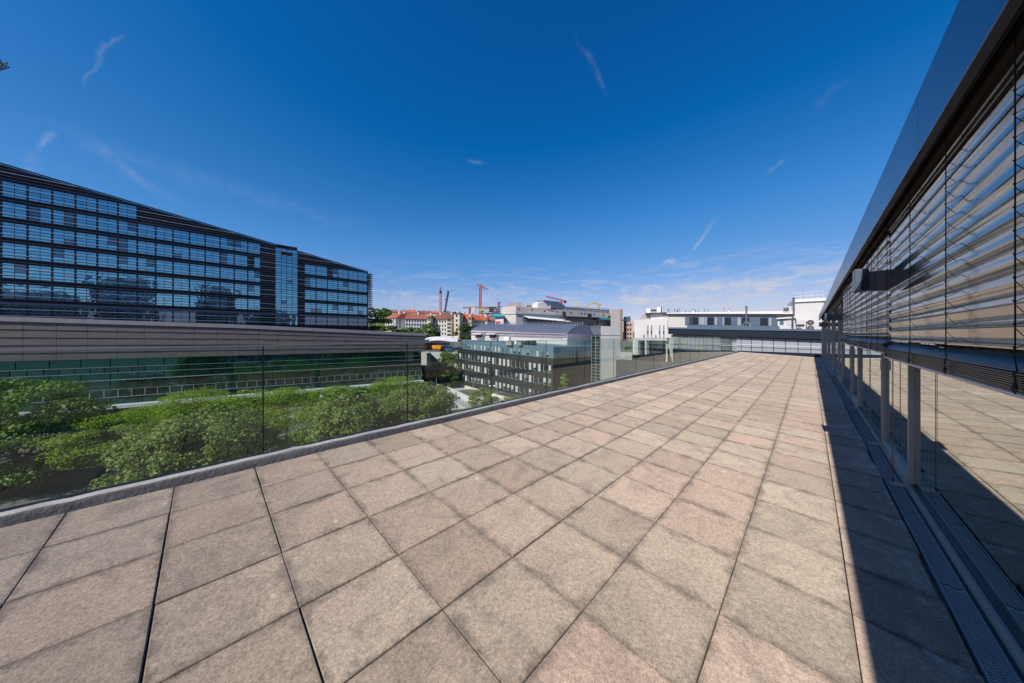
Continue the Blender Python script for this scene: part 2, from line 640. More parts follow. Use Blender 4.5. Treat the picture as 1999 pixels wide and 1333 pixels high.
def thing(name, label, cat, loc=(0, 0, 0), group=None):
    """Empty at the base of a thing; children are built in world coordinates"""
    o = bpy.data.objects.new(name, None)
    o.empty_display_size = .2
    COL.objects.link(o)
    o.location = tuple(float(v) for v in loc)
    return tag(o, label, cat, group)


def struct(o):
    o['kind'] = 'structure'
    return o


class Fac:
    """a vertical facade plane through two plan points, normal towards the viewer"""
    def __init__(s, p0, p1):
        s.p0 = np.array([p0[0], p0[1]], float)
        d = np.array([p1[0], p1[1]], float) - s.p0
        s.L = float(np.linalg.norm(d))
        s.e = d / s.L
        n = np.array([s.e[1], -s.e[0]])
        if np.dot(n, -s.p0) < 0:
            n = -n
        s.n = n

    def P(s, u, z, o=0.0):
        q = s.p0 + s.e * u + s.n * o
        return (float(q[0]), float(q[1]), float(z))

    def at(s, px, py=HY):
        r = ray(px, py)
        k = np.dot(s.n, s.p0) / np.dot(s.n, r[:2])
        q = r[:2] * k
        return float(np.dot(q - s.p0, s.e)), float(EYE + r[2] * k)

    def u(s, px):
        return s.at(px)[0]

    def z(s, px, py):
        return s.at(px, py)[1]

    def line(s, a, b):
        """z along u through two picture points"""
        (ua, za), (ub, zb) = s.at(*a), s.at(*b)
        k = (zb - za) / (ub - ua)
        return lambda u: za + k * (u - ua)


def facpx(pxa, Da, pxb, Db):
    return Fac(atD(pxa, Da)[:2], atD(pxb, Db)[:2])


GROUND = -14.0

# ------------------------------------------------------------------ ground, roads
g = MB()
g.quad((-3000, -3000, GROUND), (3000, -3000, GROUND), (3000, 3000, GROUND), (-3000, 3000, GROUND))
struct(g.build('ground', 'paving'))
HE = math.radians(12.7)
ES = np.array([math.sin(HE), math.cos(HE)])
EN = np.array([-math.cos(HE), math.sin(HE)])


def st(s_, t_, z=GROUND):
    q = ES * s_ + EN * t_
    return (q[0], q[1], z)


def strip(name, t0, t1, z, m, s0=-150, s1=95, h=None):
    b = MB()
    if h:
        b.prism([st(s0, t0, z), st(s1, t0, z), st(s1, t1, z), st(s0, t1, z)], [st(s0, t0, z + h), st(s1, t0, z + h), st(s1, t1, z + h), st(s0, t1, z + h)])
    else:
        b.quad(st(s0, t0, z), st(s1, t0, z), st(s1, t1, z), st(s0, t1, z))
    return struct(b.build(name, m))


strip('road', 30.5, 45.5, GROUND + .004, 'asphalt', s1=70)
strip('road', 59.5, 70.0, GROUND + .004, 'asphalt')
strip('pavement', 45.5, 57.0, GROUND + .0, 'paving', h=.12)
strip('grass_verge', 57.0, 59.2, GROUND, 'grass', h=.16)
strip('kerb', 56.8, 57.0, GROUND, 'pale_concrete', h=.18)
strip('kerb', 59.2, 59.4, GROUND, 'pale_concrete', h=.15)
strip('pavement', 70.0, 80.0, GROUND, 'paving', h=.12)
for k in range(40):
    s0 = -120 + k * 5.0
    b = MB()
    b.quad(st(s0, 37.9, GROUND + .008), st(s0 + 2.5, 37.9, GROUND + .008), st(s0 + 2.5, 38.05, GROUND + .008), st(s0, 38.05, GROUND + .008))
    if k == 0:
        MK = MB()
    n = len(MK.v)
    MK.v += b.v
    MK.face((n, n + 1, n + 2, n + 3))
struct(MK.build('road_marking', 'white_paint'))

# raised station forecourt and the hillside behind it
hb = MB()
prof = [(104, GROUND), (104.6, -4.3), (134, -3.8), (150, -1.2), (175, -.6), (330, 3), (600, 8), (1500, 18)]
cols = [640, 700, 760, 820, 880, 940, 1000, 1060, 1120, 1180, 1240, 1300]
idx = {}
for i, (D, z) in enumerate(prof):
    for j, px in enumerate(cols):
        q = atD(px, D)
        idx[i, j] = len(hb.v)
        hb.v.append((q[0], q[1], z))
for i in range(len(prof) - 1):
    hb.use('pale_concrete' if i == 0 else ('paving' if i < 4 else 'grass'))
    for j in range(len(cols) - 1):
        hb.face((idx[i, j], idx[i, j + 1], idx[i + 1, j + 1], idx[i + 1, j]))
struct(hb.build('hillside'))

# ------------------------------------------------------------------ terrace paving
SX = -0.05051          # the paving falls gently towards the facade
X0, Y0, T = -1.3396, .826, .5
XC, XF = -3.81, .548   # foot of the coping, edge of the gutter


def fz(x):
    return SX * x


def paving():
    rnd = random.Random(3)
    verts, faces, uvs, cols_ = [], [], [], []
    gap = .0045
    xs = [XC] + [X0 + T * k for k in range(-4, 4)] + [XF]
    ys = [Y0 + T * k for k in range(-18, 54)]
    LX = [rnd.uniform(.8, 1.4) for _ in xs]
    LY = [rnd.uniform(.75, 1.15) * (1.0 if yy < 0 else .9) for yy in ys]
    for j in range(len(ys) - 1):
        for i in range(len(xs) - 1):
            xa, xb = xs[i], xs[i + 1]
            ya, yb = ys[j], ys[j + 1]
            if ya > 27.25: continue
            g1 = .0026 * LX[i] * rnd.uniform(.85, 1.15)
            g2 = .0028 * LY[j] * rnd.uniform(.7, 1.2)
            jx, jy = rnd.gauss(0, .0007), rnd.gauss(0, .0012)
            dz = rnd.gauss(0, .0012)
            tx, ty = rnd.gauss(0, .0022), rnd.gauss(0, .0022)
            x0_, x1_ = xa + g1 + jx, xb - g1 + jx
            y0_, y1_ = ya + g2 + jy, yb - g2 + jy
            if i == len(xs) - 2: x1_ = xb - rnd.uniform(0, .028)
            ch = .004
            mx_, my_ = (x0_ + x1_) / 2, (y0_ + y1_) / 2
            base = len(verts)
            rings = [(0, -.045), (0, -ch), (ch, 0)]
            for r, zz in rings:
                for (x, y) in ((x0_ + r, y0_ + r), (x1_ - r, y0_ + r), (x1_ - r, y1_ - r), (x0_ + r, y1_ - r)):
                    verts.append((x, y, fz(x) + zz + dz + tx * (x - mx_) + ty * (y - my_)))
            fl = [(base + 8, base + 9, base + 10, base + 11)]
            for r in range(2):
                for k in range(4):
                    k2 = (k + 1) % 4
                    fl.append((base + r * 4 + k, base + r * 4 + k2, base + r * 4 + 4 + k2, base + r * 4 + 4 + k))
            dark = rnd.random() < .14
            c = (rnd.betavariate(2.2, 2.0) * (.35 if dark else 1), rnd.random() ** 1.5, rnd.random(), 1)
            for f in fl:
                faces.append(f)
                for vi in f:
                    x, y, _ = verts[vi]
                    uvs.append(((x - x0_) / .5 if i not in (0, len(xs) - 2) else .5 * (x - x0_) / (x1_ - x0_) + .25, (y - y0_) / (y1_ - y0_)))
                    cols_.append(c)
    me = bpy.data.meshes.new('terrace_paving')
    me.from_pydata(verts, [], faces)
    uvl = me.uv_layers.new(name='tile')
    uvl.data.foreach_set('uv', [a for p in uvs for a in p])
    ca = me.color_attributes.new('slab', 'FLOAT_COLOR', 'CORNER')
    ca.data.foreach_set('color', [a for p in cols_ for a in p])
    me.materials.append(M['slab_concrete'])
    o = bpy.data.objects.new('terrace_paving', me)
    COL.objects.link(o)
    struct(o)


paving()

# ------------------------------------------------------------------ our own building: lower storeys, glazed pavilion
YA, YB = -8.0, 27.35   # extent of the terrace
pav = thing('glazed_pavilion', 'single storey glazed pavilion with blue metal fascia along the terrace edge', 'building', (.7, 10, 0))
b = MB()
b.prism([(-4.02, YA - .2, GROUND), (.7, YA - .2, GROUND), (.7, YB - .001, GROUND), (-4.02, YB - .001, GROUND)],
        [(-4.02, YA - .2, fz(-4.02) - .06), (.7, YA - .2, fz(.7) - .06), (.7, YB - .001, fz(.7) - .06), (-4.02, YB - .001, fz(-4.02) - .06)])
b.box(.701, 14, YA - .2, 28.9, GROUND, -.0765)
b.build('lower_storeys', 'concrete', pav)
b = MB()
b.box(.505, 14, YA, 29.0, 2.62, 2.80)
b.build('roof', 'roof_membrane', pav)
# fascia panels with open joints
edges = [YA + 1.0 + .0, -2.1, 2.77, 7.66, 12.55, 17.44, 22.33, 27.2, 29.0]
for a, c in zip(edges[:-1], edges[1:]):
    b = MB()
    b.box(.44, .475, a + .004, c - .004, 2.474, 2.812)
    b.box(.4755, .60, a + .004, c - .004, 2.79, 2.810)
    b.build('fascia_panel', 'fascia', pav, bevel=.002)
b = MB()
b.box(.476, .50, edges[0], 29, 2.50, 2.615)
b.box(.50, .70, edges[0], 29, 2.585, 2.60)
b.box(.56, .585, edges[0], 29, 2.50, 2.584)
b.build('soffit', 'soffit', pav)
b = MB()
b.box(.66, .76, edges[0], 28.6, 2.40, 2.583)
b.build('head_frame', 'soffit', pav)
# sill, channel and frames
b = MB()
b.use('frame_dark').box(.652, .672, edges[0], 28.6, -.07, -.035)
b.use('facade_frame').box(.674, .700, edges[0], 28.6, -.06, .030)
b.use('frame_dark').box(.7005, .712, edges[0], 28.6, -.06, .012)
b.build('sill', None, pav)
mull = [-4.16, -1.45, .08, 4.64 - 0.0, 6.15, 8.88, 10.40, 13.12, 14.64, 17.36, 18.88, 21.6, 23.1, 25.84, 27.3]
mull = sorted([4.62 + 4.24 * k for k in range(-2, 6)] + [6.14 + 4.24 * k for k in range(-2, 6)])
for i, y in enumerate(mull):
    if y > 28.6 or y < edges[0]: continue
    b = MB()
    # aluminium post on the outside, dark gasket behind it
    b.use('facade_frame').box(.674, .7085, y - .034, y - .024, .031, 2.399)
    b.use('post_bronze').box(.6745, .7085, y - .0239, y - .008, .031, 2.399)
    b.use('frame_dark').box(.688, .7083, y - .0078, y + .008, .031, 2.399)
    b.use('post_bronze').box(.690, .7082, y + .0082, y + .020, .031, 2.399)
    b.build('mullion', None, pav)
ends = [edges[0]] + [y for y in mull if edges[0] < y < 28.6] + [28.6]
for i, (a, c) in enumerate(zip(ends[:-1], ends[1:])):
    b = MB()
    b.box(.709, .733, a + .004, c - .004, .0125, 2.3995)
    gl = b.build('window_pane', 'pavilion_glass', pav)
    if c - a < 2.2:   # opening casement: inner frame
        f = MB()
        f.box(.684, .7086, a + .036, c - .036, .0310, .105)
        f.box(.684, .7086, a + .036, c - .036, 2.33, 2.398)
        f.box(.684, .7086, a + .036, a + .075, .1052, 2.3298)
        f.box(.684, .7086, c - .075, c - .036, .1052, 2.3298)
        cf = f.build('casement_frame', 'facade_frame', pav)
        h_ = MB()
        h_.box(.664, .6838, c - .066, c - .046, 1.0, 1.12)
        h_.build('handle', 'steel_light', cf)
    else:
        f = MB()
        f.box(.690, .7084, a + .036, c - .036, .0310, .052)
        f.build('bottom_bead', 'frame_dark', pav)
b = MB()
b.box(.734, 14, YA - .1, 28.95, -.05, 2.6195)
b.build('interior', 'black', pav)
# solid end pier
b = MB()
for k in range(6):
    b.box(.60 + .012 * (k % 2), .6905, 28.605 + .42 * k, 28.605 + .42 * k + .40, -.05, 2.4)
b.build('end_pier', 'facade_frame', pav)
# gutter grating with herringbone slots
b = MB()
b.use('grate_gap').box(.556, .651, YA + .5, YB, -.075, -.050)
b.use('grate_metal').box(.552, .5575, YA + .5, YB, -.075, -.0255)
b.use('grate_metal').box(.6445, .6512, YA + .5, YB, -.0745, -.0265)
k = 0
y = YA + 1
while y < YB:
    b.box(.5578, .6442, y - .006, y + .006, -.0496, -.0285)
    y += 1.0
b.build('gutter', None, pav)
b = MB()
b.use('grate_metal')
y = -1.0
P = .0165
while y < 16:
    if abs((y - 0.0) % 1.0) > .025:
        for (xa, xb, s_) in ((.5585, .597, 1), (.6055, .6438, 1)):
            dy = .016 * s_
            b.prism([(xa, y, -.046), (xb, y + dy, -.046), (xb, y + dy + .0115, -.046), (xa, y + .0115, -.046)],
                    [(xa, y, -.028), (xb, y + dy, -.028), (xb, y + dy + .0115, -.0300), (xa, y + .0115, -.0300)])
        b.box(.5975, .605, y + .004, y + .0125, -.045, -.028)
    y += P
b.build('grating', None, pav)
b = MB()
b.box(.5586, .6436, 16, YB, -.046, -.029)
b.build('grating', 'grate_metal', pav)
# brackets holding the guide cables of the blinds, and the cables
for k, y in enumerate([y for y in mull if -3 < y < 24]):
    b = MB()
    b.use('facade_frame').box(.588, .6735, y - .033, y - .012, .004, .030)
    b.box(.570, .600, y - .045, y + .030, .006, .026)
    b.use('frame_dark').tube([(.582, y - .030, .026), (.582, y - .030, .042)], .006, 8)
    b.use('frame_dark').tube([(.582, y + .016, .026), (.582, y + .016, .042)], .006, 8)
    b.build('cable_bracket', None, pav)
    c = MB()
    c.use('cable_steel')
    c.tube([(.582, y - .030, .04), (.582, y - .030, 2.5)], .0022, 6)
    if 4 < y < 5:
        c.use('red_cord')
    c.tube([(.582, y + .016, .04), (.582, y + .016, 2.5)], .0022, 6)
    c.build('guide_cable', None, pav)
# blind boxes under the roof where the blinds are raised
b = MB()
b.box(.586, .655, 10.45, 28.4, 2.42, 2.584)
b.build('blind_recess', 'fixture_bronze', pav)

# parapet coping beside the glass, and terrace end
b = MB()
zt = fz(XC) + .066
ysn = [YA + .8 * k for k in range(45)]
rnd = random.Random(5)
prev = None
ring = []
ysn = list(np.arange(YA, YB, .12)) + [YB]
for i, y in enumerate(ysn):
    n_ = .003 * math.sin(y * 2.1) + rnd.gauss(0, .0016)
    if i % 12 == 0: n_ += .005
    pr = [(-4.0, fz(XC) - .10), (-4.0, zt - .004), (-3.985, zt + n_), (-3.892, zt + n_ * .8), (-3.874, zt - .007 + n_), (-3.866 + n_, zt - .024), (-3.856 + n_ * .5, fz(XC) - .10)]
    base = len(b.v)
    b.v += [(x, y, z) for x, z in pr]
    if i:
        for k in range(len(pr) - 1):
            b.use('coping_metal' if k < 4 else 'coping_shaded')  # inner face darker: its near-shadow is put into the colour
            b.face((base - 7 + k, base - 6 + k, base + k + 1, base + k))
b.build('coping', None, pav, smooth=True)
b = MB()
b.box(-3.9, .5, YB - .0, YB + .10, fz(.5) - .1, fz(-3.0) + .05)
b.build('end_coping', 'navy', pav)
b = MB()
b.prism([(-3.80, YB - .10, fz(-3.8)), (.5, YB - .10, fz(.5)), (.5, YB - .002, fz(.5)), (-3.80, YB - .002, fz(-3.8))],
        [(-3.80, YB - .10, fz(-3.8) + .03), (.5, YB - .10, fz(.5) + .03), (.5, YB - .002, fz(.5) + .03), (-3.80, YB - .002, fz(-3.8) + .03)])
b.build('end_edging', 'pale_concrete', pav)

# ------------------------------------------------------------------ glass balustrade
bal = thing('glass_balustrade', 'frameless clear glass balustrade with thin top edge along the left of the terrace', 'balustrade', (-3.96, 10, .2))
XG = -3.955
zt0, zt1 = fz(XC) + .03, EYE - .1045 * 3.96 / 3.893
y = .40 - 1.49 * 5
while y < 27.2:
    y2 = min(y + 1.49, YB)
    b = MB()
    b.box(XG - .0085, XG + .0085, y + .007, y2 - .007, zt0, zt1)
    b.build('glass_panel', 'rail_glass', bal)
    b = MB()
    b.box(XG - .004, XG + .004, y - .0050, y + .0050, zt0, zt1)
    b.build('joint_seal', 'rubber', bal)
    y = y2 if y2 < YB else 99
b = MB()
b.box(XG - .0105, XG + .0105, .40 - 1.49 * 5, YB, zt1 + .0005, zt1 + .0095)
b.build('top_cap', 'steel_light', bal)
b = MB()
b.box(XG - .016, XG + .0155, YA, YB, zt0 - .03, zt + .010)
b.build('base_channel', 'frame_dark', bal)

# ------------------------------------------------------------------ venetian blinds
PITCH = .0826


def blind(y0, y1, label, zlow=1.395, zst=1.315, zb=1.226, cords=(), bent=False, seed=1):
    t_ = thing('venetian_blind', label, 'blind', (.58, (y0 + y1) / 2, zb), 'raised venetian blinds on the facade')
    rnd = random.Random(seed)
    b = MB()
    # slat cross-section: lip, hollow face, lip (x outwards is negative)
    prof = []
    W_ = .0845
    for i in range(13):
        s_ = i / 12 * 2 - 1           # -1 bottom .. 1 top
        z = s_ * W_ / 2
        x = .0088 * (s_ * s_) * -1 + .0045
        if i == 0: x += .004; z -= .001
        if i == 12: x += .0
        if i in (3, 9): x -= .0016
        prof.append((x, z))
    tilt = math.radians(-8)
    prof = [(x * math.cos(tilt) + z * math.sin(tilt) * 1, -x * math.sin(tilt) + z * math.cos(tilt)) for x, z in prof]
    z = zlow + PITCH / 2
    rows = []
    while z < 2.50:
        rows.append(z)
        z += PITCH
    ny = max(6, int((y1 - y0) / .12))
    for r, zc_ in enumerate(rows):
        base = len(b.v)
        ph, am = rnd.uniform(0, 6), rnd.uniform(.0004, .0014)
        tl = rnd.gauss(0, .012)
        for i in range(ny + 1):
            yy = y0 + .006 + (y1 - y0 - .012) * i / ny
            kink = 0
            if bent and r in (7, 8) and 0 < (yy - (y0 + .9)) < .7:
                kink = .012 * math.sin((yy - y0 - .9) / .7 * math.pi) * (1 if r == 8 else -.6)
            dz = am * math.sin(yy * 2.2 + ph) + kink
            for x, zz in prof:
                b.v.append((.565 + x + tl * zz + kink * .6, yy, zc_ + zz + dz))
        n = len(prof)
        for i in range(ny):
            for k in range(n - 1):
                a = base + i * n + k
                b.face((a, a + n, a + n + 1, a + 1))
    b.build('slats', 'slat_metal', t_, smooth=True)
    # last slats folded on the stack, tilted dark one on top
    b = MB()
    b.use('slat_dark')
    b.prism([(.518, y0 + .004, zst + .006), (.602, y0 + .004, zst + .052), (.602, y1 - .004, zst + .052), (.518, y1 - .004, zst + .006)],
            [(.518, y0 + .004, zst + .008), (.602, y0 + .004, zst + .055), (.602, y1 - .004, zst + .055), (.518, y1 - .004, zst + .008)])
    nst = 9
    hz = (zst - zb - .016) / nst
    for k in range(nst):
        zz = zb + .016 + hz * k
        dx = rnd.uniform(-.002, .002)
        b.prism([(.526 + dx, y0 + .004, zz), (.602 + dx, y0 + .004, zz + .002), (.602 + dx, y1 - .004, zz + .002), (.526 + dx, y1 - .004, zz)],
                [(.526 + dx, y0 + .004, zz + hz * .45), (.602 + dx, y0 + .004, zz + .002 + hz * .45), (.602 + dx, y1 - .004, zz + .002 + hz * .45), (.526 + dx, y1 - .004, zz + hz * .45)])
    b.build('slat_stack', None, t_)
    b = MB()
    b.box(.525, .603, y0 + .002, y1 - .002, zb, zb + .015)
    b.build('bottom_rail', 'steel_light', t_, bevel=.003)
    b = MB()
    b.box(.535, .600, y0, y1, 2.515, 2.583)
    b.build('head_rail', 'soffit', t_)
    for yc in cords:
        b = MB()
        xo = .5235
        pts = [(xo, yc, 2.53), (xo, yc, zlow + .02), (xo - .004, yc - .010, zst + .05), (xo - .004, yc - .03, zst + .008)]
        b.tube(pts, .0022, 6)
        b.tube([(.607, yc + .004, 2.53), (.607, yc + .004, zst)], .0018, 5)
        for zc_ in rows[:-1]:      # ladder rungs and clips at each slat
            b.beam((xo, yc, zc_ - .036), (.606, yc, zc_ + .018), .0026)
            b.tube([(xo, yc, zc_ + .036), (xo + .010, yc - .012, zc_ + .012), (xo + .028, yc - .016, zc_ - .014)], .0013, 4)
            b.beam((xo - .001, yc - .004, zc_ - .037), (xo - .001, yc + .006, zc_ - .031), .005)
        # cord bunched on the stack
        rr = random.Random(int(yc * 100))
        n = 26
        pts = []
        for k in range(n):
            f = k / (n - 1)
            pts.append((.518 - .006 * abs(math.sin(k * 1.3)), yc - .03 + .020 * math.sin(k * 2.2) + rr.gauss(0, .004), zst + .006 - f * (zst - zb - .012)))
        b.tube(pts, .0028, 5)
        b.build('ladder_cord', 'cord', t_)
    return t_


blind(1.00, 4.60, 'nearest venetian blind, wide brushed metal slats over a dark folded stack', cords=(1.10, 1.97, 2.72, 3.52, 4.42), bent=True, seed=1)
blind(4.64, 6.10, 'narrow second venetian blind behind the first wall bracket box', zlow=1.44, zst=1.355, zb=1.262, cords=(4.95, 5.40, 5.84), seed=2)
blind(6.16, 8.84, 'third venetian blind from the viewer, wide and half way down', zlow=1.44, zst=1.355, zb=1.262, cords=(6.4, 7.18, 8.05, 8.6), seed=3)
blind(8.90, 10.38, 'last lowered venetian blind, the narrow one farthest along the facade', zlow=1.46, zst=1.375, zb=1.282, cords=(9.1, 9.7, 10.2), seed=4)


# wall lamps on brackets
def wall_lamp(y, label):
    t_ = thing('wall_lamp', label, 'lamp', (.45, y, 2.0), 'box lamps on facade brackets')
    b = MB()
    b.box(.462, .67, y - .035, y + .035, 1.888, 2.082)
    b.build('bracket', 'fixture_bronze', t_, bevel=.002)
    b = MB()
    b.box(.418, .4615, y - .05, y + .05, 1.894, 2.078)
    b.build('neck', 'fixture_blue', t_)
    b = MB()
    b.prism([(.323, y - .13, 1.892), (.4175, y - .10, 1.892), (.4175, y + .12, 1.892), (.323, y + .10, 1.892)],
            [(.323, y - .10, 2.112), (.4175, y - .10, 2.104), (.4175, y + .12, 2.104), (.323, y + .10, 2.112)])
    b.build('lamp_housing', 'fixture_blue', t_, bevel=.004)


wall_lamp(4.60, 'nearest box lamp on its bronze bracket in front of the blinds')
wall_lamp(13.05, 'second box lamp on a bracket, just beyond the last blind')
wall_lamp(21.6, 'small distant box lamp near the far end of the facade')


# ------------------------------------------------------------------ office tower (left)
TX = -103.0
tow = thing('office_tower', 'long dark glass office tower with rows of blue windows and thin sunshade rails', 'office building', (TX, 0, GROUND))


def roofz(y):
    return 27.55 - .160 * y


T0, T1 = -75.0, 36.25
b = MB()
b.prism([(TX - 16, T0, GROUND), (TX, T0, GROUND), (TX, T1, GROUND), (TX - 16, T1, GROUND)],
        [(TX - 16, T0, roofz(T0)), (TX, T0, roofz(T0)), (TX, T1, roofz(T1)), (TX - 16, T1, roofz(T1))])
b.build('wall', 'tower_panel', tow)
b = MB()
b.prism([(TX + .01, T0, roofz(T0) + .05), (TX + .30, T0, roofz(T0) + .05), (TX + .30, T1, roofz(T1) + .05), (TX + .01, T1, roofz(T1) + .05)],
        [(TX + .01, T0, roofz(T0) + .25), (TX + .30, T0, roofz(T0) + .25), (TX + .30, T1, roofz(T1) + .25), (TX + .01, T1, roofz(T1) + .25)])
b.build('roof_edge', 'dark_metal', tow)
FH = 3.6
rowz = [18.85 + (3 - k) * FH for k in range(1, 8)]   # window sills, top row first
wins = []
rnd = random.Random(11)
for k, z in enumerate(rowz):
    # left group
    y = -22.25 - 2.475 * 21
    while y < 11.0:
        top_ok = True
        if k == 0 and y > -10.2: top_ok = False
        if y + 2.4 < 11.6 and top_ok:
            wins.append((y, y + 2.475, z, k))
        y += 2.475
    if k >= 2:
        n = 6
        for j in range(n):
            a = 19.3 + (35.95 - 19.3) / n * j
            wins.append((a, a + (35.95 - 19.3) / n, z, k))
wins.sort(key=lambda q: math.hypot(q[0] + 12, TX) if q[0] > -27 else 1e6 - q[0])


def win_mesh(b, y0, y1, z, k):
    h_ = 2.55
    if k == 6: h_ = 2.7
    dark = 'tower_glass_dark'
    split = y0 + (y1 - y0) * .5
    x = TX + .02
    b.use('tower_glass_dark' if k == 6 else 'tower_glass')
    tx = rnd.gauss(0, .003)
    for (a, c) in ((y0 + .13, split - .03), (split + .03, y1 - .13)):
        r = rnd.random()
        zz = z + .03
        lowsplit = rnd.random() < .55
        b.use('tower_glass_dark' if (k == 6 or r < .07) else 'tower_glass')
        if r > .9965:
            b.use('black')
        mid = z + h_ * .38
        if lowsplit:
            b.box(x, x + .03, a, c, zz, mid - .03)
            b.use('tower_glass_dark' if (k == 6 or rnd.random() < .12) else 'tower_glass')
            b.box(x, x + .03, a, c, mid + .03, z + h_)
        else:
            b.box(x, x + .03, a, c, zz, z + h_)
    b.use('dark_metal')
    b.box(x, x + .12, y0 - .05, y0 + .10, z, z + h_)
    b.box(x, x + .07, split - .028, split + .028, z, z + h_)


for i, q in enumerate(wins[:99]):
    b = MB()
    win_mesh(b, *q)
    b.build('window', None, tow)
b = MB()
for q in wins[99:]:
    win_mesh(b, *q)
tag(b.build('window', None, tow), kind='stuff')
# glazed stair shaft
b = MB()
ztop = roofz(15) - .3
n = int((ztop - 4.3) / .9)
for i in range(n):
    z0, z1 = 4.3 + (ztop - 4.3) / n * i, 4.3 + (ztop - 4.3) / n * (i + 1)
    for j in range(4):
        a = 12.9 + 4.8 / 4 * j
        b.use('black' if (i in (n - 2,) and j in (1, 2)) else ('tower_glass_dark' if rnd.random() < .08 else 'tower_glass'))
        b.box(TX + .10, TX + .14, a + .05, a + 1.15, z0 + .04, z1 - .04)
b.use('dark_metal')
for j in range(5):
    b.box(TX + .005, TX + .20, 12.9 + 1.2 * j - .05, 12.9 + 1.2 * j + .049, 4.2, ztop)
b.build('stair_glazing', None, tow)
b = MB()
b.box(TX - 3, TX + .3, 13.2, 17.6, roofz(16) + .2, roofz(16) + .75)
b.build('stair_head', 'tower_panel', tow)
# sunshade rails in front of the facade
b = MB()
f2 = MB()
z = 4.9
i = 0
while z < 39:
    ymax = min(T1 + .9, (27.5 - z) / .160 - .8)
    lightrow = (round((z - 4.9) / .6) % 6 in (0, 2))
    tgt = f2 if lightrow else b
    if ymax > T0 + 1:
        hh = .05 if lightrow else .032
        tgt.box(TX + .55, TX + .72, T0, ymax, z - hh, z + hh)
    z += .6
    i += 1
b.build('sunshade_rails', 'tower_fin', tow)
f2.build('sunshade_rails', 'tower_fin_light', tow)
b = MB()
z = 4.9
while z < 21.4:
    b.prism([(TX - 3, T1 + .2, z), (TX + .6, T1 + .2, z), (TX + .6, T1 + 1.3, z + .05), (TX - 3, T1 + 1.3, z + .05)],
            [(TX - 3, T1 + .2, z + .14), (TX + .6, T1 + .2, z + .14), (TX + .6, T1 + 1.3, z + .10), (TX - 3, T1 + 1.3, z + .10)])
    z += .6
b.box(TX + .35, TX + .5, T1 + .30, T1 + .42, 3, 21.6)
b.box(TX + .35, TX + .5, T1 + .75, T1 + .85, 4, 21.6)
b.build('corner_louvres', 'dark_metal', tow)
b = MB()
b.box(TX + .021, TX + .6, T0, T1, 7.2 - .3, 7.32)
b.build('ledge', 'navy_light', tow)

# blocks across the street behind the viewer: only their reflection shows in the tower glass
for i_, (ya_, yb_, h_, lab_) in enumerate([(-70, -44, 21, 'office block seen only as the leftmost dark reflection in the tower windows'), (-40, -20, 31, 'tall office block seen as a dark reflection in the middle tower windows'),
                                           (-3, 14, 30, 'square office block reflected in the tower windows left of the stair shaft'), (20, 44, 17, 'low office block reflected in the lowest tower windows')]):
    t_ = thing('office_building', lab_, 'office building', (68, (ya_ + yb_) / 2, GROUND), 'buildings reflected in the tower')
    b = MB()
    b.box(60, 76, ya_, yb_, GROUND, h_)
    b.box(62, 74, ya_ + 3, yb_ - 4, h_ + .001, h_ + 2.6)
    b.build('wall', 'blue_grey_plaster', t_)
    z = GROUND + 2
    while z < h_ - 2.5:
        b = MB()
        y = ya_ + 1
        while y < yb_ - 2:
            b.box(59.93, 59.99, y, y + 1.7, z, z + 1.9)
            y += 2.6
        b.build('window_row', 'window_dark', t_)
        z += 3.5

# ------------------------------------------------------------------ podium building with metal band
PF = Fac((-87.24, -18.21), (-75.43, 34.07))
pod = thing('podium_building', 'long low building with brownish metal panel band above green glass storeys', 'office building', PF.P(20, GROUND))
uL, uR = -60.0, PF.u(829.7)
topl = PF.line((0, 617.4), (460, 633.0))
topr = PF.line((460, 633.0), (829.7, 650.5))
uM = PF.u(460)


def ptop(u):
    return topl(u) if u < uM else topr(u)


pbot = PF.line((0, 706.5), (725, 687.5))
us = [uL, -30, -10, 0, uM * .5, uM, (uM + uR) * .5, uR]
b = MB()
for a, c in zip(us[:-1], us[1:]):
    b.prism([PF.P(a, pbot(a), 0), PF.P(c, pbot(c), 0), PF.P(c, pbot(c), -14), PF.P(a, pbot(a), -14)],
            [PF.P(a, ptop(a) - .6, 0), PF.P(c, ptop(c) - .6, 0), PF.P(c, ptop(c) - .6, -14), PF.P(a, ptop(a) - .6, -14)])
b.build('band_wall', 'podium_panel', pod)
# panels: each with four stepped horizontal folds
npan = 26
pu = [uR - .05 - 3.05 * k for k in range(40)]
pb = MB()
for k in range(len(pu) - 1):
    c, a = pu[k], pu[k + 1]
    if a < uL: break
    rr = random.Random(k)
    for j in range(5):
        f0, f1 = j / 5 + .01, (j + 1) / 5 - .004

        def zz(u, f):
            return pbot(u) + (ptop(u) - .75 - pbot(u)) * f
        o0, o1 = .02, .10 + rr.uniform(-.01, .01)
        # upper edge leans back, like overlapping sheets
        e_ = .016
        pb.prism([PF.P(a + e_, zz(a, f0), .01), PF.P(c - e_, zz(c, f0), .01), PF.P(c - e_, zz(c, f1), .01), PF.P(a + e_, zz(a, f1), .01)],
                 [PF.P(a + e_, zz(a, f0), .15 + rr.uniform(-.02, .02)), PF.P(c - e_, zz(c, f0), .15 + rr.uniform(-.02, .02)), PF.P(c - e_, zz(c, f1), .06), PF.P(a + e_, zz(a, f1), .06)])
pb.build('metal_panels', 'podium_panel', pod)
b = MB()
for a, c in zip(us[:-1], us[1:]):
    b.prism([PF.P(a, ptop(a) - .72, .28), PF.P(c, ptop(c) - .72, .28), PF.P(c, ptop(c) - .72, -1.5), PF.P(a, ptop(a) - .72, -1.5)],
            [PF.P(a, ptop(a), .20), PF.P(c, ptop(c), .20), PF.P(c, ptop(c), -1.5), PF.P(a, ptop(a), -1.5)])
b.build('roof_coping', 'podium_coping', pod)
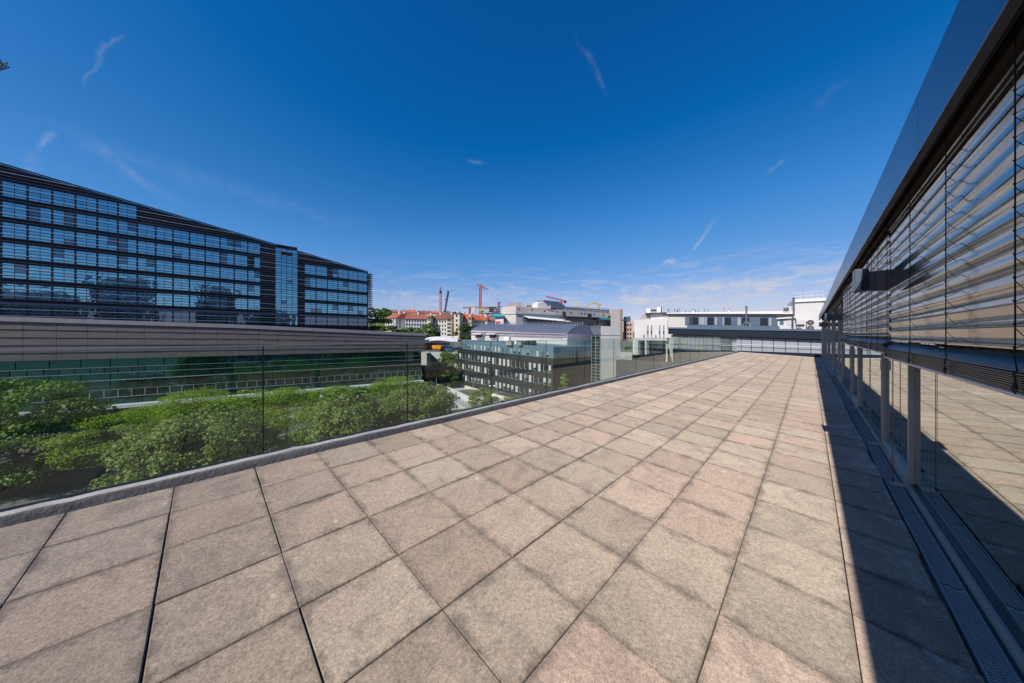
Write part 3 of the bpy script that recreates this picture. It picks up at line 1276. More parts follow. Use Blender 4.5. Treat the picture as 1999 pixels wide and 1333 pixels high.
uG = PF.u(823.5)
b = MB()
zb_ = PF.at(138, 797)[1]
b.prism([PF.P(uL, zb_ - 3, -.9), PF.P(uG, zb_ - 3, -.9), PF.P(uG, zb_ - 3, -13.5), PF.P(uL, zb_ - 3, -13.5)],
        [PF.P(uL, pbot(0) - .02, -.9), PF.P(uG, pbot(0) - .02, -.9), PF.P(uG, pbot(0) - .02, -13.5), PF.P(uL, pbot(0) - .02, -13.5)])
b.build('core', 'black', pod)
# green glazing: rows between horizontal lines
lines = []
z_a = PF.at(69, 750)[1]      # white line
zt_ = pbot(0) - .02
rows = [(zt_ - 1.35, zt_ - .02, 3.05, 0), (zt_ - 2.35, zt_ - 1.40, 1.5, 1), (z_a + .12, zt_ - 2.42, 3.05, 2),
        (z_a - 1.55, z_a - .02, 3.05, 3), (z_a - 2.85, z_a - 1.65, 1.5, 4), (zb_ + .05, z_a - 2.95, 3.05, 5)]
for r, (z0, z1, wd, kind) in enumerate(rows):
    b = MB()
    u = uG - .05
    fr = MB()
    while u > uL:
        rr = rnd.random()
        nm = 'podium_glass_dark' if (kind in (1, 4) and rr < .35) or rr < .06 else 'podium_glass'
        b.use(nm)
        b.prism([PF.P(u - wd + .05, z0, -.30), PF.P(u - .05, z0, -.30), PF.P(u - .05, z1, -.30), PF.P(u - wd + .05, z1, -.30)],
                [PF.P(u - wd + .05, z0, -.26), PF.P(u - .05, z0, -.26), PF.P(u - .05, z1, -.26), PF.P(u - wd + .05, z1, -.26)])
        if kind in (4,):
            fr.prism([PF.P(u - .045, z0, -.28), PF.P(u + .045, z0, -.28), PF.P(u + .045, z1, -.28), PF.P(u - .045, z1, -.28)],
                     [PF.P(u - .045, z0, -.18), PF.P(u + .045, z0, -.18), PF.P(u + .045, z1, -.18), PF.P(u - .045, z1, -.18)])
        u -= wd
    tag(b.build('window_row', None, pod))
    if fr.v: fr.build('window_bars', 'steel_light', pod)
b = MB()
for zz_, h_, o in ((z_a + .03, .10, -.02), (z_a - 1.60, .05, -.15), (z_a - 2.90, .08, -.15), (zt_ - 1.37, .05, -.15), (zt_ - 2.38, .06, -.15)):
    b.prism([PF.P(uL, zz_ - h_ / 2, -.3), PF.P(uG, zz_ - h_ / 2, -.3), PF.P(uG, zz_ - h_ / 2, o), PF.P(uL, zz_ - h_ / 2, o)],
            [PF.P(uL, zz_ + h_ / 2, -.3), PF.P(uG, zz_ + h_ / 2, -.3), PF.P(uG, zz_ + h_ / 2, o), PF.P(uL, zz_ + h_ / 2, o)])
b.build('glazing_ledges', 'steel_light', pod)
b = MB()
b.prism([PF.P(uL, zb_ - .55, -.5), PF.P(uG + .3, zb_ - .55, -.5), PF.P(uG + .3, zb_ - .55, .9), PF.P(uL, zb_ - .55, .9)],
        [PF.P(uL, zb_, -.5), PF.P(uG + .3, zb_, -.5), PF.P(uG + .3, zb_, .9), PF.P(uL, zb_, .9)])
b.build('canopy', 'white_wall', pod)
b = MB()
k = 0
u = uG - .6
b.use('frame_dark')
while u > uL:
    b.prism([PF.P(u - .2, GROUND, -.6), PF.P(u + .2, GROUND, -.6), PF.P(u + .2, GROUND, -1.0), PF.P(u - .2, GROUND, -1.0)],
            [PF.P(u - .2, zb_ - .56, -.6), PF.P(u + .2, zb_ - .56, -.6), PF.P(u + .2, zb_ - .56, -1.0), PF.P(u - .2, zb_ - .56, -1.0)])
    u -= 6.1
b.use('tower_panel')
b.prism([PF.P(uL, GROUND, -3.5), PF.P(uG, GROUND, -3.5), PF.P(uG, GROUND, -13), PF.P(uL, GROUND, -13)],
        [PF.P(uL, zb_ - .57, -3.5), PF.P(uG, zb_ - .57, -3.5), PF.P(uG, zb_ - .57, -13), PF.P(uL, zb_ - .57, -13)])
b.build('ground_storey', None, pod)


# ------------------------------------------------------------------ generic block
def block(parent, name, pts, ztop, zbot, back, material):
    """front edge polyline pts [(x,y)], pushed back along the view; ztop value per point"""
    n = len(pts)
    P_ = [np.array(p[:2], float) for p in pts]
    zb2 = zbot if hasattr(zbot, '__len__') else [zbot] * n
    zt2 = ztop if hasattr(ztop, '__len__') else [ztop] * n
    dirs = [p / np.linalg.norm(p) * back for p in (P_[0], P_[-1])]
    ring = [(p[0], p[1]) for p in P_] + [tuple(P_[-1] + dirs[1]), tuple(P_[0] + dirs[0])]
    zts = list(zt2) + [zt2[-1], zt2[0]]
    zbs = list(zb2) + [zb2[-1], zb2[0]]
    b = MB()
    b.prism([(x, y, z) for (x, y), z in zip(ring, zbs)], [(x, y, z) for (x, y), z in zip(ring, zts)])
    return b.build(name, material, parent)


def rect(fac, px0, px1, ya, yb, o0=-.05, o1=.06, b=None):
    """picture rectangle on a facade -> slab"""
    b = b or MB()
    u0, u1 = fac.u(px0), fac.u(px1)
    z0 = fac.z((px0 + px1) / 2, yb)
    z1 = fac.z((px0 + px1) / 2, ya)
    b.ext(fac, [(u0, z0), (u1, z0), (u1, z1), (u0, z1)], o0, o1)
    return b


def quadpx(fac, pts, o0=-.05, o1=.06, b=None):
    b = b or MB()
    b.ext(fac, [fac.at(*p) for p in pts], o0, o1)
    return b


# ------------------------------------------------------------------ dark grey office with small windows
off = thing('dark_office', 'dark grey office block with small upright windows and a pale blue top storey', 'office building', (*atD(990, 84)[:2], GROUND))
OF = facpx(893.5, 92.0, 1080.0, 74.0)
OS = facpx(1080.0, 74.0, 1156.0, 84.0)
ztl = OF.line((893.9, 680.0), (1080, 699.8))
q0, q1, q2 = atD(893.5, 92)[:2], atD(1080, 74)[:2], atD(1156, 84)[:2]
block(off, 'wall', [q0, q1, q2], [OF.z(893.5, 680), OF.z(1080, 699.8), OS.z(1156, 695.7)], GROUND, 16, 'office_dark')
p0, p1, p2 = atD(903, 91.6)[:2], atD(1080.2, 74.4)[:2], atD(1156, 84.3)[:2]
OB = Fac(p0, p1)
OBs = Fac(p1, p2)
block(off, 'top_storey', [p0, p1, p2], [OB.z(903, 664), OB.z(1080, 677.4), OBs.z(1156, 675.0)], [OB.z(903, 680) - .5, OB.z(1080, 700) - .5, OBs.z(1156, 696) - .5], 14.8, 'office_blue')
rnd = random.Random(21)
k = 0
sc_ = 1955 / 220.0


def opx(x, y):
    return 880 + x / sc_, 650 + y / sc_


row1 = [165, 217, 267, 321, 374, 430, 485, 543, 602, 667, 737, 795, 857, 928, 1000, 1069, 1145, 1218, 1298, 1378, 1456, 1538, 1630, 1720]
lt = OF.line(opx(165, 350), opx(1720, 560))
lb = OF.line(opx(165, 445), opx(1720, 685))
lt2 = OF.line(opx(165, 525), opx(1720, 790))
lb2 = OF.line(opx(165, 612), opx(1720, 910))
lt3 = OF.line(opx(160, 715), opx(1456, 985))
lb3 = OF.line(opx(160, 800), opx(1456, 1085))
lt4 = OF.line(opx(160, 880), opx(1010, 1085))
lb4 = OF.line(opx(160, 930), opx(1010, 1150))
for (a, c, miss) in ((lt, lb, ()), (lt2, lb2, (10,)), (lt3, lb3, (10, 23)), (lt4, lb4, (0, 1, 2, 3, 4, 5, 6, 7, 8, 9, 10, 16, 17, 18, 19, 20, 21, 22, 23))):
    for i, x in enumerate(row1):
        if i in miss: continue
        u = OF.u(880 + x / sc_)
        wd = .62
        z0, z1 = c(u), a(u)
        r = rnd.random()
        b = MB()
        b.use('window_pale' if r < .45 else ('zinc_pale' if r < .6 else 'window_dark'))
        split = z0 + (z1 - z0) * (rnd.uniform(.25, .5) if .3 < r < .6 else 0)
        b.ext(OF, [(u - wd / 2, split), (u + wd / 2, split), (u + wd / 2, z1), (u - wd / 2, z1)], .01, .03)
        if split > z0:
            b.use('window_dark').ext(OF, [(u - wd / 2, z0), (u + wd / 2, z0), (u + wd / 2, split), (u - wd / 2, split)], .01, .03)
        b.use('window_pale')
        b.ext(OF, [(u - wd / 2 - .07, z0), (u - wd / 2, z0), (u - wd / 2, z1), (u - wd / 2 - .07, z1)], .01, .07)
        b.ext(OF, [(u - wd / 2, z0 - .07), (u + wd / 2, z0 - .07), (u + wd / 2, z0 - .001), (u - wd / 2, z0 - .001)], .01, .07)
        b.build('window', None, off)
        k += 1
        if k > 84: break
row0 = [(260, .9, 3), (312, .5, 1), (362, .5, 2), (420, .5, 0), (475, .5, 2), (532, .5, 0), (590, .5, 0), (650, .55, 1), (708, .3, 0), (777, .5, 0), (838, .5, 0), (907, .7, 3), (972, .6, 3), (1047, .6, 2), (1112, .6, 1), (1188, .6, 1), (1265, .6, 2), (1340, .7, 1), (1505, .55, 0), (1600, .9, 3), (1680, .6, 1)]
la = OB.line(opx(260, 185), opx(1680, 330))
lc = OB.line(opx(260, 262), opx(1680, 425))
for x, wd, kd in row0:
    u = OB.u(880 + x / sc_)
    b = MB()
    b.use(['window_pale', 'window_dark', 'zinc_pale', 'navy_light'][kd])
    sp = la(u) - (la(u) - lc(u)) * (.5 if kd == 1 else 1)
    if kd == 1:
        b.ext(OB, [(u - wd / 2, lc(u) + .1), (u + wd / 2, lc(u) + .1), (u + wd / 2, sp), (u - wd / 2, sp)], .01, .04)
        b.use('zinc_pale').ext(OB, [(u - wd / 2, sp), (u + wd / 2, sp), (u + wd / 2, la(u)), (u - wd / 2, la(u))], .01, .04)
    else:
        b.ext(OB, [(u - wd / 2, lc(u)), (u + wd / 2, lc(u)), (u + wd / 2, la(u)), (u - wd / 2, la(u))], .01, .04)
    b.build('window', None, off)
for px in (1089, 1112, 1118, 1124.5, 1131, 1137):
    b = rect(OBs, px - 1.2, px + 1.2, 685, 695, .01, .04)
    b.build('window', 'window_dark', off)
b = MB()
for i in range(24):
    x = 905 + i * 7.4
    u = OB.u(x)
    b.ext(OB, [(u - .03, lc(u) - .3), (u + .03, lc(u) - .3), (u + .03, la(u) + .7), (u - .03, la(u) + .7)], .0, .02)
b.build('panel_joints', 'navy_light', off)
# plant on its roof
for i, (px, w_, D, hpx, m_) in enumerate([(998, 14, 90, 5, 'concrete'), (1010, 8, 90, 6, 'white_paint'), (1019, 8, 88, 4, 'concrete'), (1033, 7, 88, 6, 'black'), (1040, 6, 88, 6, 'frame_dark')]):
    q = atD(px, D - 8)
    zz_ = EYE - (669.5 - HY) / FPX * (D - 8) - .6
    b = MB()
    w2 = w_ / FPX * D / 2
    b.use(m_).box(q[0] - w2, q[0] + w2, q[1] - 1, q[1] + 1, zz_, zz_ + .6 + hpx / FPX * D * .6)
    b.use('frame_dark').box(q[0] - w2 * .8, q[0] + w2 * .8, q[1] - .8, q[1] + .8, zz_ + .6 + hpx / FPX * D * .6 + .001, zz_ + .75 + hpx / FPX * D * .6)
    b.build('roof_plant', None, off)

# ------------------------------------------------------------------ barrel-roofed hall
hall = thing('barrel_hall', 'grey barrel vaulted hall with pale lower walls and a row of spikes on its ridge', 'hall', (*atD(1040, 110)[:2], GROUND))
ha, hb_ = atD(920, 118)[:2], atD(1106.5, 89)[:2]
hc = atD(1172, 100)[:2]
ex = hb_ - ha
LH = np.linalg.norm(ex)
HF = Fac(ha, hb_)
HG = Fac(hb_, hc)
zeL, zeR = HF.z(920, 645), HF.z(1106.5, 651.2)
WG = HG.L
b = MB()
b.prism([(*ha, GROUND), (*hb_, GROUND), (*hc, GROUND), (*(ha + hc - hb_), GROUND)], [(*ha, zeL), (*hb_, zeR), (*hc, zeR), (*(ha + hc - hb_), zeL)])
b.build('wall', 'white_plaster', hall)
# vault
n = 20
rise = (HG.z(1142, 634.8) - zeR) * 1.06
b = MB()
vi = []
for e_, (o, ze) in enumerate(((ha, zeL), (hb_, zeR))):
    for i in range(n + 1):
        f = i / n
        q = o + (hc - hb_) * f
        hh = rise * (1 - abs(2 * f - 1) ** 2.2)
        b.v.append((q[0], q[1], ze + .05 + hh * (1.0 if e_ else .95)))
for i in range(n):
    b.face((i, i + 1, n + 2 + i, n + 1 + i))
b.face(list(range(n + 1)))
b.face(list(range(n + 1, 2 * n + 2)))
b.build('vault', 'zinc', hall)
# gable wall below the vault: bulging metal skin
b = MB()
for i in range(16):
    f0, f1 = i / 16, (i + 1) / 16
    o0_ = .5 + 1.2 * math.sin(f0 * math.pi)
    o1_ = .5 + 1.2 * math.sin(f1 * math.pi)
    zg = HG.z(1110, 681)
    b.prism([HG.P(f0 * WG, zg, 0), HG.P(f1 * WG, zg, 0), HG.P(f1 * WG, zg, o1_ * .6), HG.P(f0 * WG, zg, o0_ * .6)],
            [HG.P(f0 * WG, zeR, 0), HG.P(f1 * WG, zeR, 0), HG.P(f1 * WG, zeR, o1_), HG.P(f0 * WG, zeR, o0_)])
b.build('gable_skin', 'zinc_pale', hall, smooth=False)
b = MB()
for ya, yb, xs_ in ((646.5, 648.6, .35), (651.5, 653.2, .22)):
    l1 = HF.line((920, ya), (1106, ya + 4.2))
    b.ext(HF, [(0, l1(0) - .45), (LH, l1(LH) - .35), (LH, l1(LH)), (0, l1(0))], .01, xs_)
b.build('eaves_band', 'zinc_pale', hall)
b = MB()
l1, l2 = HF.line((990, 651.5), (1100, 655)), HF.line((990, 657), (1100, 661))
b.ext(HF, [(HF.u(985), l2(HF.u(985))), (HF.u(1099), l2(HF.u(1099))), (HF.u(1099), l1(HF.u(1099))), (HF.u(985), l1(HF.u(985)))], .01, .10)
b.build('panel_strip', 'zinc_pale', hall)
for i, (px, m_) in enumerate([(1001, 'cream_plaster'), (1009, 'orange_paint'), (1017, 'turquoise'), (1023, 'tower_fin_light'), (1031, 'orange_paint'), (1042, 'orange_paint'), (1051, 'cream_plaster')]):
    b = rect(HF, px - 2, px + 2, 652 + (px - 990) * .03, 655.6 + (px - 990) * .03, .101, .14)
    b.build('reflection_dab', m_, hall)  # coloured reflections on the strip, put in as small painted slabs
b = rect(HF, 1088 - 100, 1088 - 90, 657, 665, .01, 1.2)
b.build('roof_hut', 'white_paint', hall)
for px0, px1 in ((929.5, 940.5), (957, 968)):
    b = MB()
    b.use('black')
    quadpx(HF, [(px0 + 1, 653), (px1, 653), (px1 + 2, 663.5), (px0 + 3, 663.5)], .02, .10, b)
    b.use('white_paint')
    quadpx(HF, [(px0 - 1.5, 650.5), (px1 + 4, 651.3), (px1 + 4, 653), (px0 - 1.5, 652.2)], .02, 1.6, b)
    b.use('office_blue')
    quadpx(HF, [(px1 + .2, 653), (px1 + 6.5, 653), (px1 + 4.5, 664), (px1 + 2, 664)], .02, .5, b)
    b.use('white_paint')
    for k in range(4):
        x = px0 + 3 + k * 2.6
        rect(HF, x - .25, x + .25, 657, 663.4, .101, .3, b)
    b.build('bay_opening', None, hall)
rz = HG.z(1142, 635.8)
b = MB()
c0, c1 = ha + (hc - hb_) * .45, hb_ + (hc - hb_) * .45
for i in range(70):
    f = i / 69
    q = c0 + (c1 - c0) * f
    zz_ = zeL + rise * .93 + (zeR + rise * .98 - zeL - rise * .93) * f
    b.box(q[0] - .06, q[0] + .06, q[1] - .06, q[1] + .06, zz_, zz_ + .75 + .25 * (i % 3 == 0))
b.build('ridge_spikes', 'steel_light', hall)

# ------------------------------------------------------------------ beige station building
bei = thing('beige_building', 'long beige building with small square windows above white awnings', 'building', (*atD(1090, 140)[:2], -5))
b0, b1, b2 = atD(979, 132)[:2], atD(1007, 124)[:2], atD(1193, 158)[:2]
B1 = Fac(b0, b1); B2 = Fac(b1, b2)
block(bei, 'upper_wall', [b0, b1, b2], [B1.z(979, 599.5), B2.z(1007, 597.5), B2.z(1193, 611.8)], [B1.z(979, 613.5), B2.z(1007, 612.5), B2.z(1193, 621)], 26, 'beige_stone')
block(bei, 'lower_wall', [b0 * 1.004, b1 * 1.004, b2 * 1.004], [B1.z(979, 613.5) - .01, B2.z(1007, 612.5) - .01, B2.z(1193, 621) - .01], GROUND, 25, 'white_plaster')
for px in (1012.7, 1038.5, 1063, 1086.5, 1114.8, 1135, 1141.8, 1160.5, 1178):
    yy = 603 + (px - 1012.7) * .069
    rect(B2, px - 1.1, px + 1.1, yy - 1.3, yy + 1.6, .01, .08).build('window', 'window_dark', bei)
rect(B2, 1098, 1104, 608, 617.5, .01, .08).build('window', 'frame_dark', bei)
rect(B2, 1147, 1154.5, 612, 620, .01, .08).build('window', 'frame_dark', bei)
rect(B2, 1187, 1192, 616.5, 620, .01, .08).build('window', 'frame_dark', bei)
# penthouse pieces on the roof
for (pa, pb_, ya, yb, D, bk, m_, nm) in [(991, 1018, 590.5, 599, 134, 10, 'beige_stone', 'roof_house'), (1010, 1019, 590, 598, 133, 8, 'pink_stone', 'roof_house'),
                                        (1024, 1056, 592.5, 600, 134, 8, 'white_plaster', 'roof_house'), (1104, 1190, 599.5, 611.5, 154, 12, 'window_blue', 'roof_gallery'),
                                        (1118, 1134, 588, 602, 156, 8, 'white_wall', 'stair_head')]:
    a_, c_ = atD(pa, D)[:2], atD(pb_, D + (pb_ - pa) * .12)[:2]
    F_ = Fac(a_, c_)
    dy = (pb_ - pa) * .06
    block(bei, nm, [a_, c_], [F_.z(pa, ya), F_.z(pb_, ya + dy)], [F_.z(pa, yb) - 2, F_.z(pb_, yb + dy) - 2], bk, m_)
    if nm == 'roof_gallery':
        b = MB()
        for k in range(22):
            x = pa + 1 + k * 3.9
            rect(F_, x - .35, x + .35, ya + (x - pa) * .06 + 1.5, yb + (x - pa) * .06, .01, .2, b)
        rect(F_, pa, pb_, ya + .5, ya + 1.6, .01, .5, b)
        b.build('gallery_posts', 'steel_light', bei)
    if pa == 1024:
        b = MB()
        for k in range(7):
            rect(F_, pa + 5 + k * 4, pa + 7.6 + k * 4, 595.5 + k * .25, 598.3 + k * .25, .01, .06, b)
        b.build('window', 'frame_dark', bei)
# vaulted dormer
a_, c_ = atD(1050, 131)[:2], atD(1075, 134)[:2]
d_ = atD(1105, 141)[:2]
F1, F2 = Fac(a_, c_), Fac(c_, d_)
b = MB()
b.use('white_wall')
b.ext(F1, [F1.at(1050, 601), F1.at(1075, 603), F1.at(1075, 592), F1.at(1062, 586), F1.at(1050, 592.5)], -6, 0)
b.use('zinc')
b.ext(F2, [F2.at(1075, 601), F2.at(1105, 604), F2.at(1103, 597), F2.at(1090, 588.5), F2.at(1063, 586), F2.at(1075, 594)], -5, .1)
b.build('vaulted_dormer', None, bei)
# awnings, glass front, turquoise canopy
b = MB()
b.use('awning_white')
for k in range(6):
    x = 1021 + k * 13.5
    y_ = 616.8 + k * 1.15
    b.prism([B2.P(B2.u(x), B2.z(x, y_), .1), B2.P(B2.u(x + 13.2), B2.z(x + 13.2, y_ + 1.1), .1), B2.P(B2.u(x + 13.2), B2.z(x + 13.2, y_ + 6.4), 4.5), B2.P(B2.u(x), B2.z(x, y_ + 5.5), 4.5)],
            [B2.P(B2.u(x), B2.z(x, y_ - .3), .1), B2.P(B2.u(x + 13.2), B2.z(x + 13.2, y_ + .8), .1), B2.P(B2.u(x + 13.2), B2.z(x + 13.2, y_ + 5.9), 4.5), B2.P(B2.u(x), B2.z(x, y_ + 5.0), 4.5)])
b.build('awning', None, bei)
rect(B2, 1020, 1100, 613.5, 628.5, .02, .12).build('terrace_glazing', 'office_blue', bei)
quadpx(B2, [(1103, 618.5), (1160, 620.5), (1160, 633), (1103, 631)], .02, 1.5).build('dark_pavilion', 'window_dark', bei)
quadpx(B2, [(1088, 618), (1158, 620), (1163, 622.5), (1090, 620.3)], 1.52, 3.5).build('flat_canopy', 'dark_metal', bei)
quadpx(B2, [(1158, 620), (1209, 624), (1209, 627), (1160, 624)], 1.6, 4.2).build('flat_canopy', 'turquoise', bei)
quadpx(B2, [(1163, 624.5), (1208, 628), (1208, 634), (1163, 633)], .02, 1.4).build('glazing', 'window_blue', bei)
b = MB()
for k in range(11):
    x = 1164 + k * 4.2
    quadpx(B2, [(x, 625), (x + 1.2, 625.1), (x + 1.2, 633.5), (x, 633.4)], 1.41, 1.7, b)
b.build('glazing_posts', 'steel_light', bei)
b = MB()
for k in range(30):
    x = 1022 + k * 4.6
    quadpx(B2, [(x, 628), (x + 2.2, 628.1), (x + 2.2, 635), (x, 634.8)], .02, .14, b)
b.build('window', 'office_blue', bei)
c0_, c1_ = atD(1192, 150)[:2], atD(1215.5, 152)[:2]
F_ = Fac(c0_, c1_)
block(bei, 'corner_tower', [c0_, c1_], [F_.z(1192, 603.3), F_.z(1215.5, 603.3)], GROUND, 12, 'beige_stone')
rect(F_, 1210.7, 1215.4, 603.5, 692, .01, .06).build('corner_face', 'brown_stone', bei)
# white and turquoise wing on its left
wng = thing('white_wing', 'small white wing with turquoise roof edge and a red panel beside the beige building', 'building', (*atD(972, 128)[:2], -5))
a_, c_ = atD(967, 127)[:2], atD(983, 126)[:2]
F_ = Fac(a_, c_)
block(wng, 'wall', [a_, c_], [F_.z(967, 618), F_.z(983, 618)], -6, 8, 'white_wall')
block(wng, 'roof_edge', [atD(962, 126)[:2], atD(983.5, 125)[:2]], [F_.z(967, 613.5)] * 2, [F_.z(967, 617.9)] * 2, 9, 'turquoise')
quadpx(F_, [(968, 627), (978, 627), (974, 632), (968, 632)], .01, .1).build('red_panel', 'red_paint', wng)

# ------------------------------------------------------------------ white stair tower in front
stt = thing('stair_tower', 'tall plain white stair tower with a green glazed strip down its left side', 'tower', (*atD(1183, 58)[:2], GROUND))
s0, s1, s2 = atD(1155, 60)[:2], atD(1172.5, 58.5)[:2], atD(1211, 60)[:2]
A_, B_ = Fac(s0, s1), Fac(s1, s2)
block(stt, 'glazed_shaft', [s0, s1], [A_.z(1155, 654.5)] * 2, GROUND, 5, 'podium_glass_dark')
b = MB()
for k in range(30):
    zz_ = A_.z(1160, 656) - .62 * k
    if zz_ < GROUND: break
    b.ext(A_, [(0, zz_ - .03), (A_.L, zz_ - .03), (A_.L, zz_ + .03), (0, zz_ + .03)], .01, .08)
for f in (.02, .5, .98):
    b.ext(A_, [(A_.L * f - .05, GROUND), (A_.L * f + .05, GROUND), (A_.L * f + .05, A_.z(1160, 655)), (A_.L * f - .05, A_.z(1160, 655))], .081, .12)
b.build('glazing_bars', 'steel_light', stt)
block(stt, 'shaft', [s1, s2], [B_.z(1172.5, 636.3), B_.z(1211, 637.6)], GROUND, 6, 'white_wall')
b = MB()
rect(B_, 1172.5, 1211, 654.2, 654.9, .005, .03, b)
b.build('wall_joint', 'zinc', stt)
b = MB()
for k in range(6):
    f = k / 5
    pts = []
    for j in range(9):
        g_ = j / 8
        q = s0 + (s1 - s0) * (.1 + .16 * k)
        pts.append((q[0] + .25 * math.sin(g_ * 5 + 1), q[1], A_.z(1160, 654) + g_ * 1.9))
    b.tube(pts, .045, 5)
b.build('bent_pipes', 'steel_light', stt)

# ------------------------------------------------------------------ pink office between
pnk = thing('pink_office', 'narrow pinkish stone office with square windows seen beside the white building', 'building', (*atD(1226, 150)[:2], -6))
a_, c_ = atD(1217, 160)[:2], atD(1236, 150)[:2]
F_ = Fac(a_, c_)
block(pnk, 'wall', [a_, c_], [F_.z(1217, 628), F_.z(1236, 628)], GROUND, 10, 'pink_stone')
block(pnk, 'roof_glazing', [atD(1217.5, 161)[:2], atD(1231, 158)[:2]], [F_.z(1224, 617)] * 2, [F_.z(1224, 627.5)] * 2, 8, 'window_blue')
for yy in (634, 643, 651.5, 660, 671):
    for px in (1221.5, 1226, 1231):
        rect(F_, px - 1.4, px + 1.4, yy - 2, yy + 2, .01, .08).build('window', 'window_dark', pnk)

# ------------------------------------------------------------------ white houses on the right
wh = thing('white_house', 'plain white building with four narrow slit windows and a cluttered roof', 'building', (*atD(1270, 75)[:2], GROUND))
a_, c_ = atD(1238.5, 78)[:2], atD(1303, 72)[:2]
F_ = Fac(a_, c_)
block(wh, 'wall', [a_, c_], [F_.z(1238.5, 624)] * 2, GROUND, 14, 'white_wall')
for px in (1264.7, 1272, 1288, 1295.8):
    b = MB()
    b.use('zinc_pale')
    rect(F_, px - 1.5, px + 1.5, 634.5, 659.5, .01, .05, b)
    b.use('window_blue')
    rect(F_, px - 1.5, px + 1.5, 645.5, 652, .051, .08, b)
    b.build('slit_window', None, wh)
rect(F_, 1255.5, 1259, 653, 658.5, .01, .1).build('vent', 'zinc_pale', wh)
rect(F_, 1278.5, 1282, 654, 659, .01, .1).build('vent', 'zinc_pale', wh)
a2, c2 = atD(1270, 80)[:2], atD(1304, 78)[:2]
F2 = Fac(a2, c2)
block(wh, 'attic', [a2, c2], [F2.z(1270, 612.5)] * 2, [F2.z(1270, 624) - 2] * 2, 8, 'white_wall')
block(wh, 'attic_roof', [atD(1260, 79.5)[:2], atD(1310, 77)[:2]], [F2.z(1270, 611)] * 2, [F2.z(1270, 612.4)] * 2, 10, 'frame_dark')
rect(F2, 1293.5, 1303.3, 613.5, 619, .01, .08).build('window', 'zinc_pale', wh)
b = MB()
for pts_ in ([(1246, 623.9), (1258, 613), (1268, 611.5), (1268, 623.9)],):
    b.ext(F2, [F2.at(*p) for p in pts_], -2, 0)
b.build('roof_hood', 'concrete', wh)
for (pa, pb_, ya, yb, m_) in [(1262, 1270, 602, 611, 'white_paint'), (1282, 1290, 599.5, 610.5, 'white_paint'), (1290.2, 1291.5, 599, 610.8, 'frame_dark'), (1270.5, 1282, 604, 607, 'frame_dark')]:
    rect(F2, pa, pb_, ya, yb, -1.2, -.1).build('roof_unit', m_, wh)

wl = thing('white_long_building', 'long white building with a strip of dark windows above the navy roof edge', 'building', (*atD(1420, 62)[:2], GROUND))
YW = 70.0
FW = Fac((-60, YW), (20, YW))
# front at constant Y, ends set by the picture
uA, uB, uC = FW.u(1303.5), FW.u(1332), FW.u(1556)
tl_ = FW.line((1303.5, 611.0), (1550, 608.0))
bl_ = FW.line((1303.5, 641), (1556, 646))
b = MB()
b.ext(FW, [(uA, GROUND), (uC, GROUND), (uC, tl_(uC)), (uA, tl_(uA))], -12, 0)
b.build('wall', 'white_plaster', wl)
b = MB()
ml = FW.line((1303.5, 612.5), (1550, 613.0))
b.ext(FW, [(uA, ml(uA)), (uC, ml(uC)), (uC, tl_(uC) + .05), (uA, tl_(uA) + .05)], .01, .7)
b.build('roof_edge', 'white_paint', wl)
wt, wb = FW.line((1338, 619), (1520, 620.5)), FW.line((1338, 633.3), (1520, 636))
b = MB()
b.ext(FW, [(FW.u(1337.5), wb(FW.u(1337.5)) - .1), (FW.u(1520), wb(FW.u(1520)) - .1), (FW.u(1520), wt(FW.u(1520)) + .25), (FW.u(1337.5), wt(FW.u(1337.5)) + .25)], .01, .10)
b.build('window_band_frame', 'navy_light', wl)
for i, (x0_, x1_, m_) in enumerate([(1339, 1345.5, 'navy_light'), (1346.5, 1350, 'black'), (1351, 1363.5, 'navy'), (1365, 1368.5, 'zinc_pale'), (1369, 1375.5, 'frosted'), (1377, 1380, 'frosted'), (1381, 1394, 'navy'), (1395.5, 1400, 'zinc_pale'), (1401, 1410, 'navy_light'), (1411, 1414, 'zinc_pale'),
                                    (1414.5, 1427.5, 'navy'), (1430, 1437, 'navy_light'), (1440, 1446, 'frosted'), (1448, 1463, 'navy'), (1466, 1482, 'navy_light'), (1484, 1499.5, 'navy'), (1501, 1506, 'frosted'), (1508, 1516, 'navy_light')]):
    ua, ub = FW.u(x0_), FW.u(x1_)
    b = MB()
    b.ext(FW, [(ua, wb(ua)), (ub, wb(ub)), (ub, wt(ub)), (ua, wt(ua))], .101, .14)
    b.build('window', m_, wl)
# plant and small chimneys along the roof
for i, (px, yt_, wd, m_) in enumerate([(1299, 604, 3.5, 'concrete'), (1311, 603.5, 2.2, 'concrete'), (1316.5, 604, 1.6, 'frame_dark'), (1320, 603, 2.2, 'concrete'), (1333, 606, 1.2, 'frame_dark'), (1340, 606, .8, 'frame_dark'), (1349, 604, 4, 'white_paint'), (1352.5, 605.5, 1.2, 'frame_dark'), (1358.5, 605, .8, 'frame_dark'),
                                      (1370, 602.5, 1, 'frame_dark'), (1377.5, 603, 1.7, 'concrete'), (1410, 600.5, 1.2, 'concrete'), (1419, 603, 2.4, 'white_paint')]):
    uq = FW.u(px)
    q = FW.P(uq, 0, -2.0)
    zt2 = FW.z(px, yt_) + .15
    r_ = wd / FPX * 62 / 2
    b = MB()
    b.use(m_).tube([(q[0], q[1], zt2 - 1.6), (q[0], q[1], zt2 - .15)], r_, 8)
    b.use('zinc').tube([(q[0], q[1], zt2 - .149), (q[0], q[1], zt2)], r_ * 1.3, 8)
    b.build('roof_vent', None, wl)
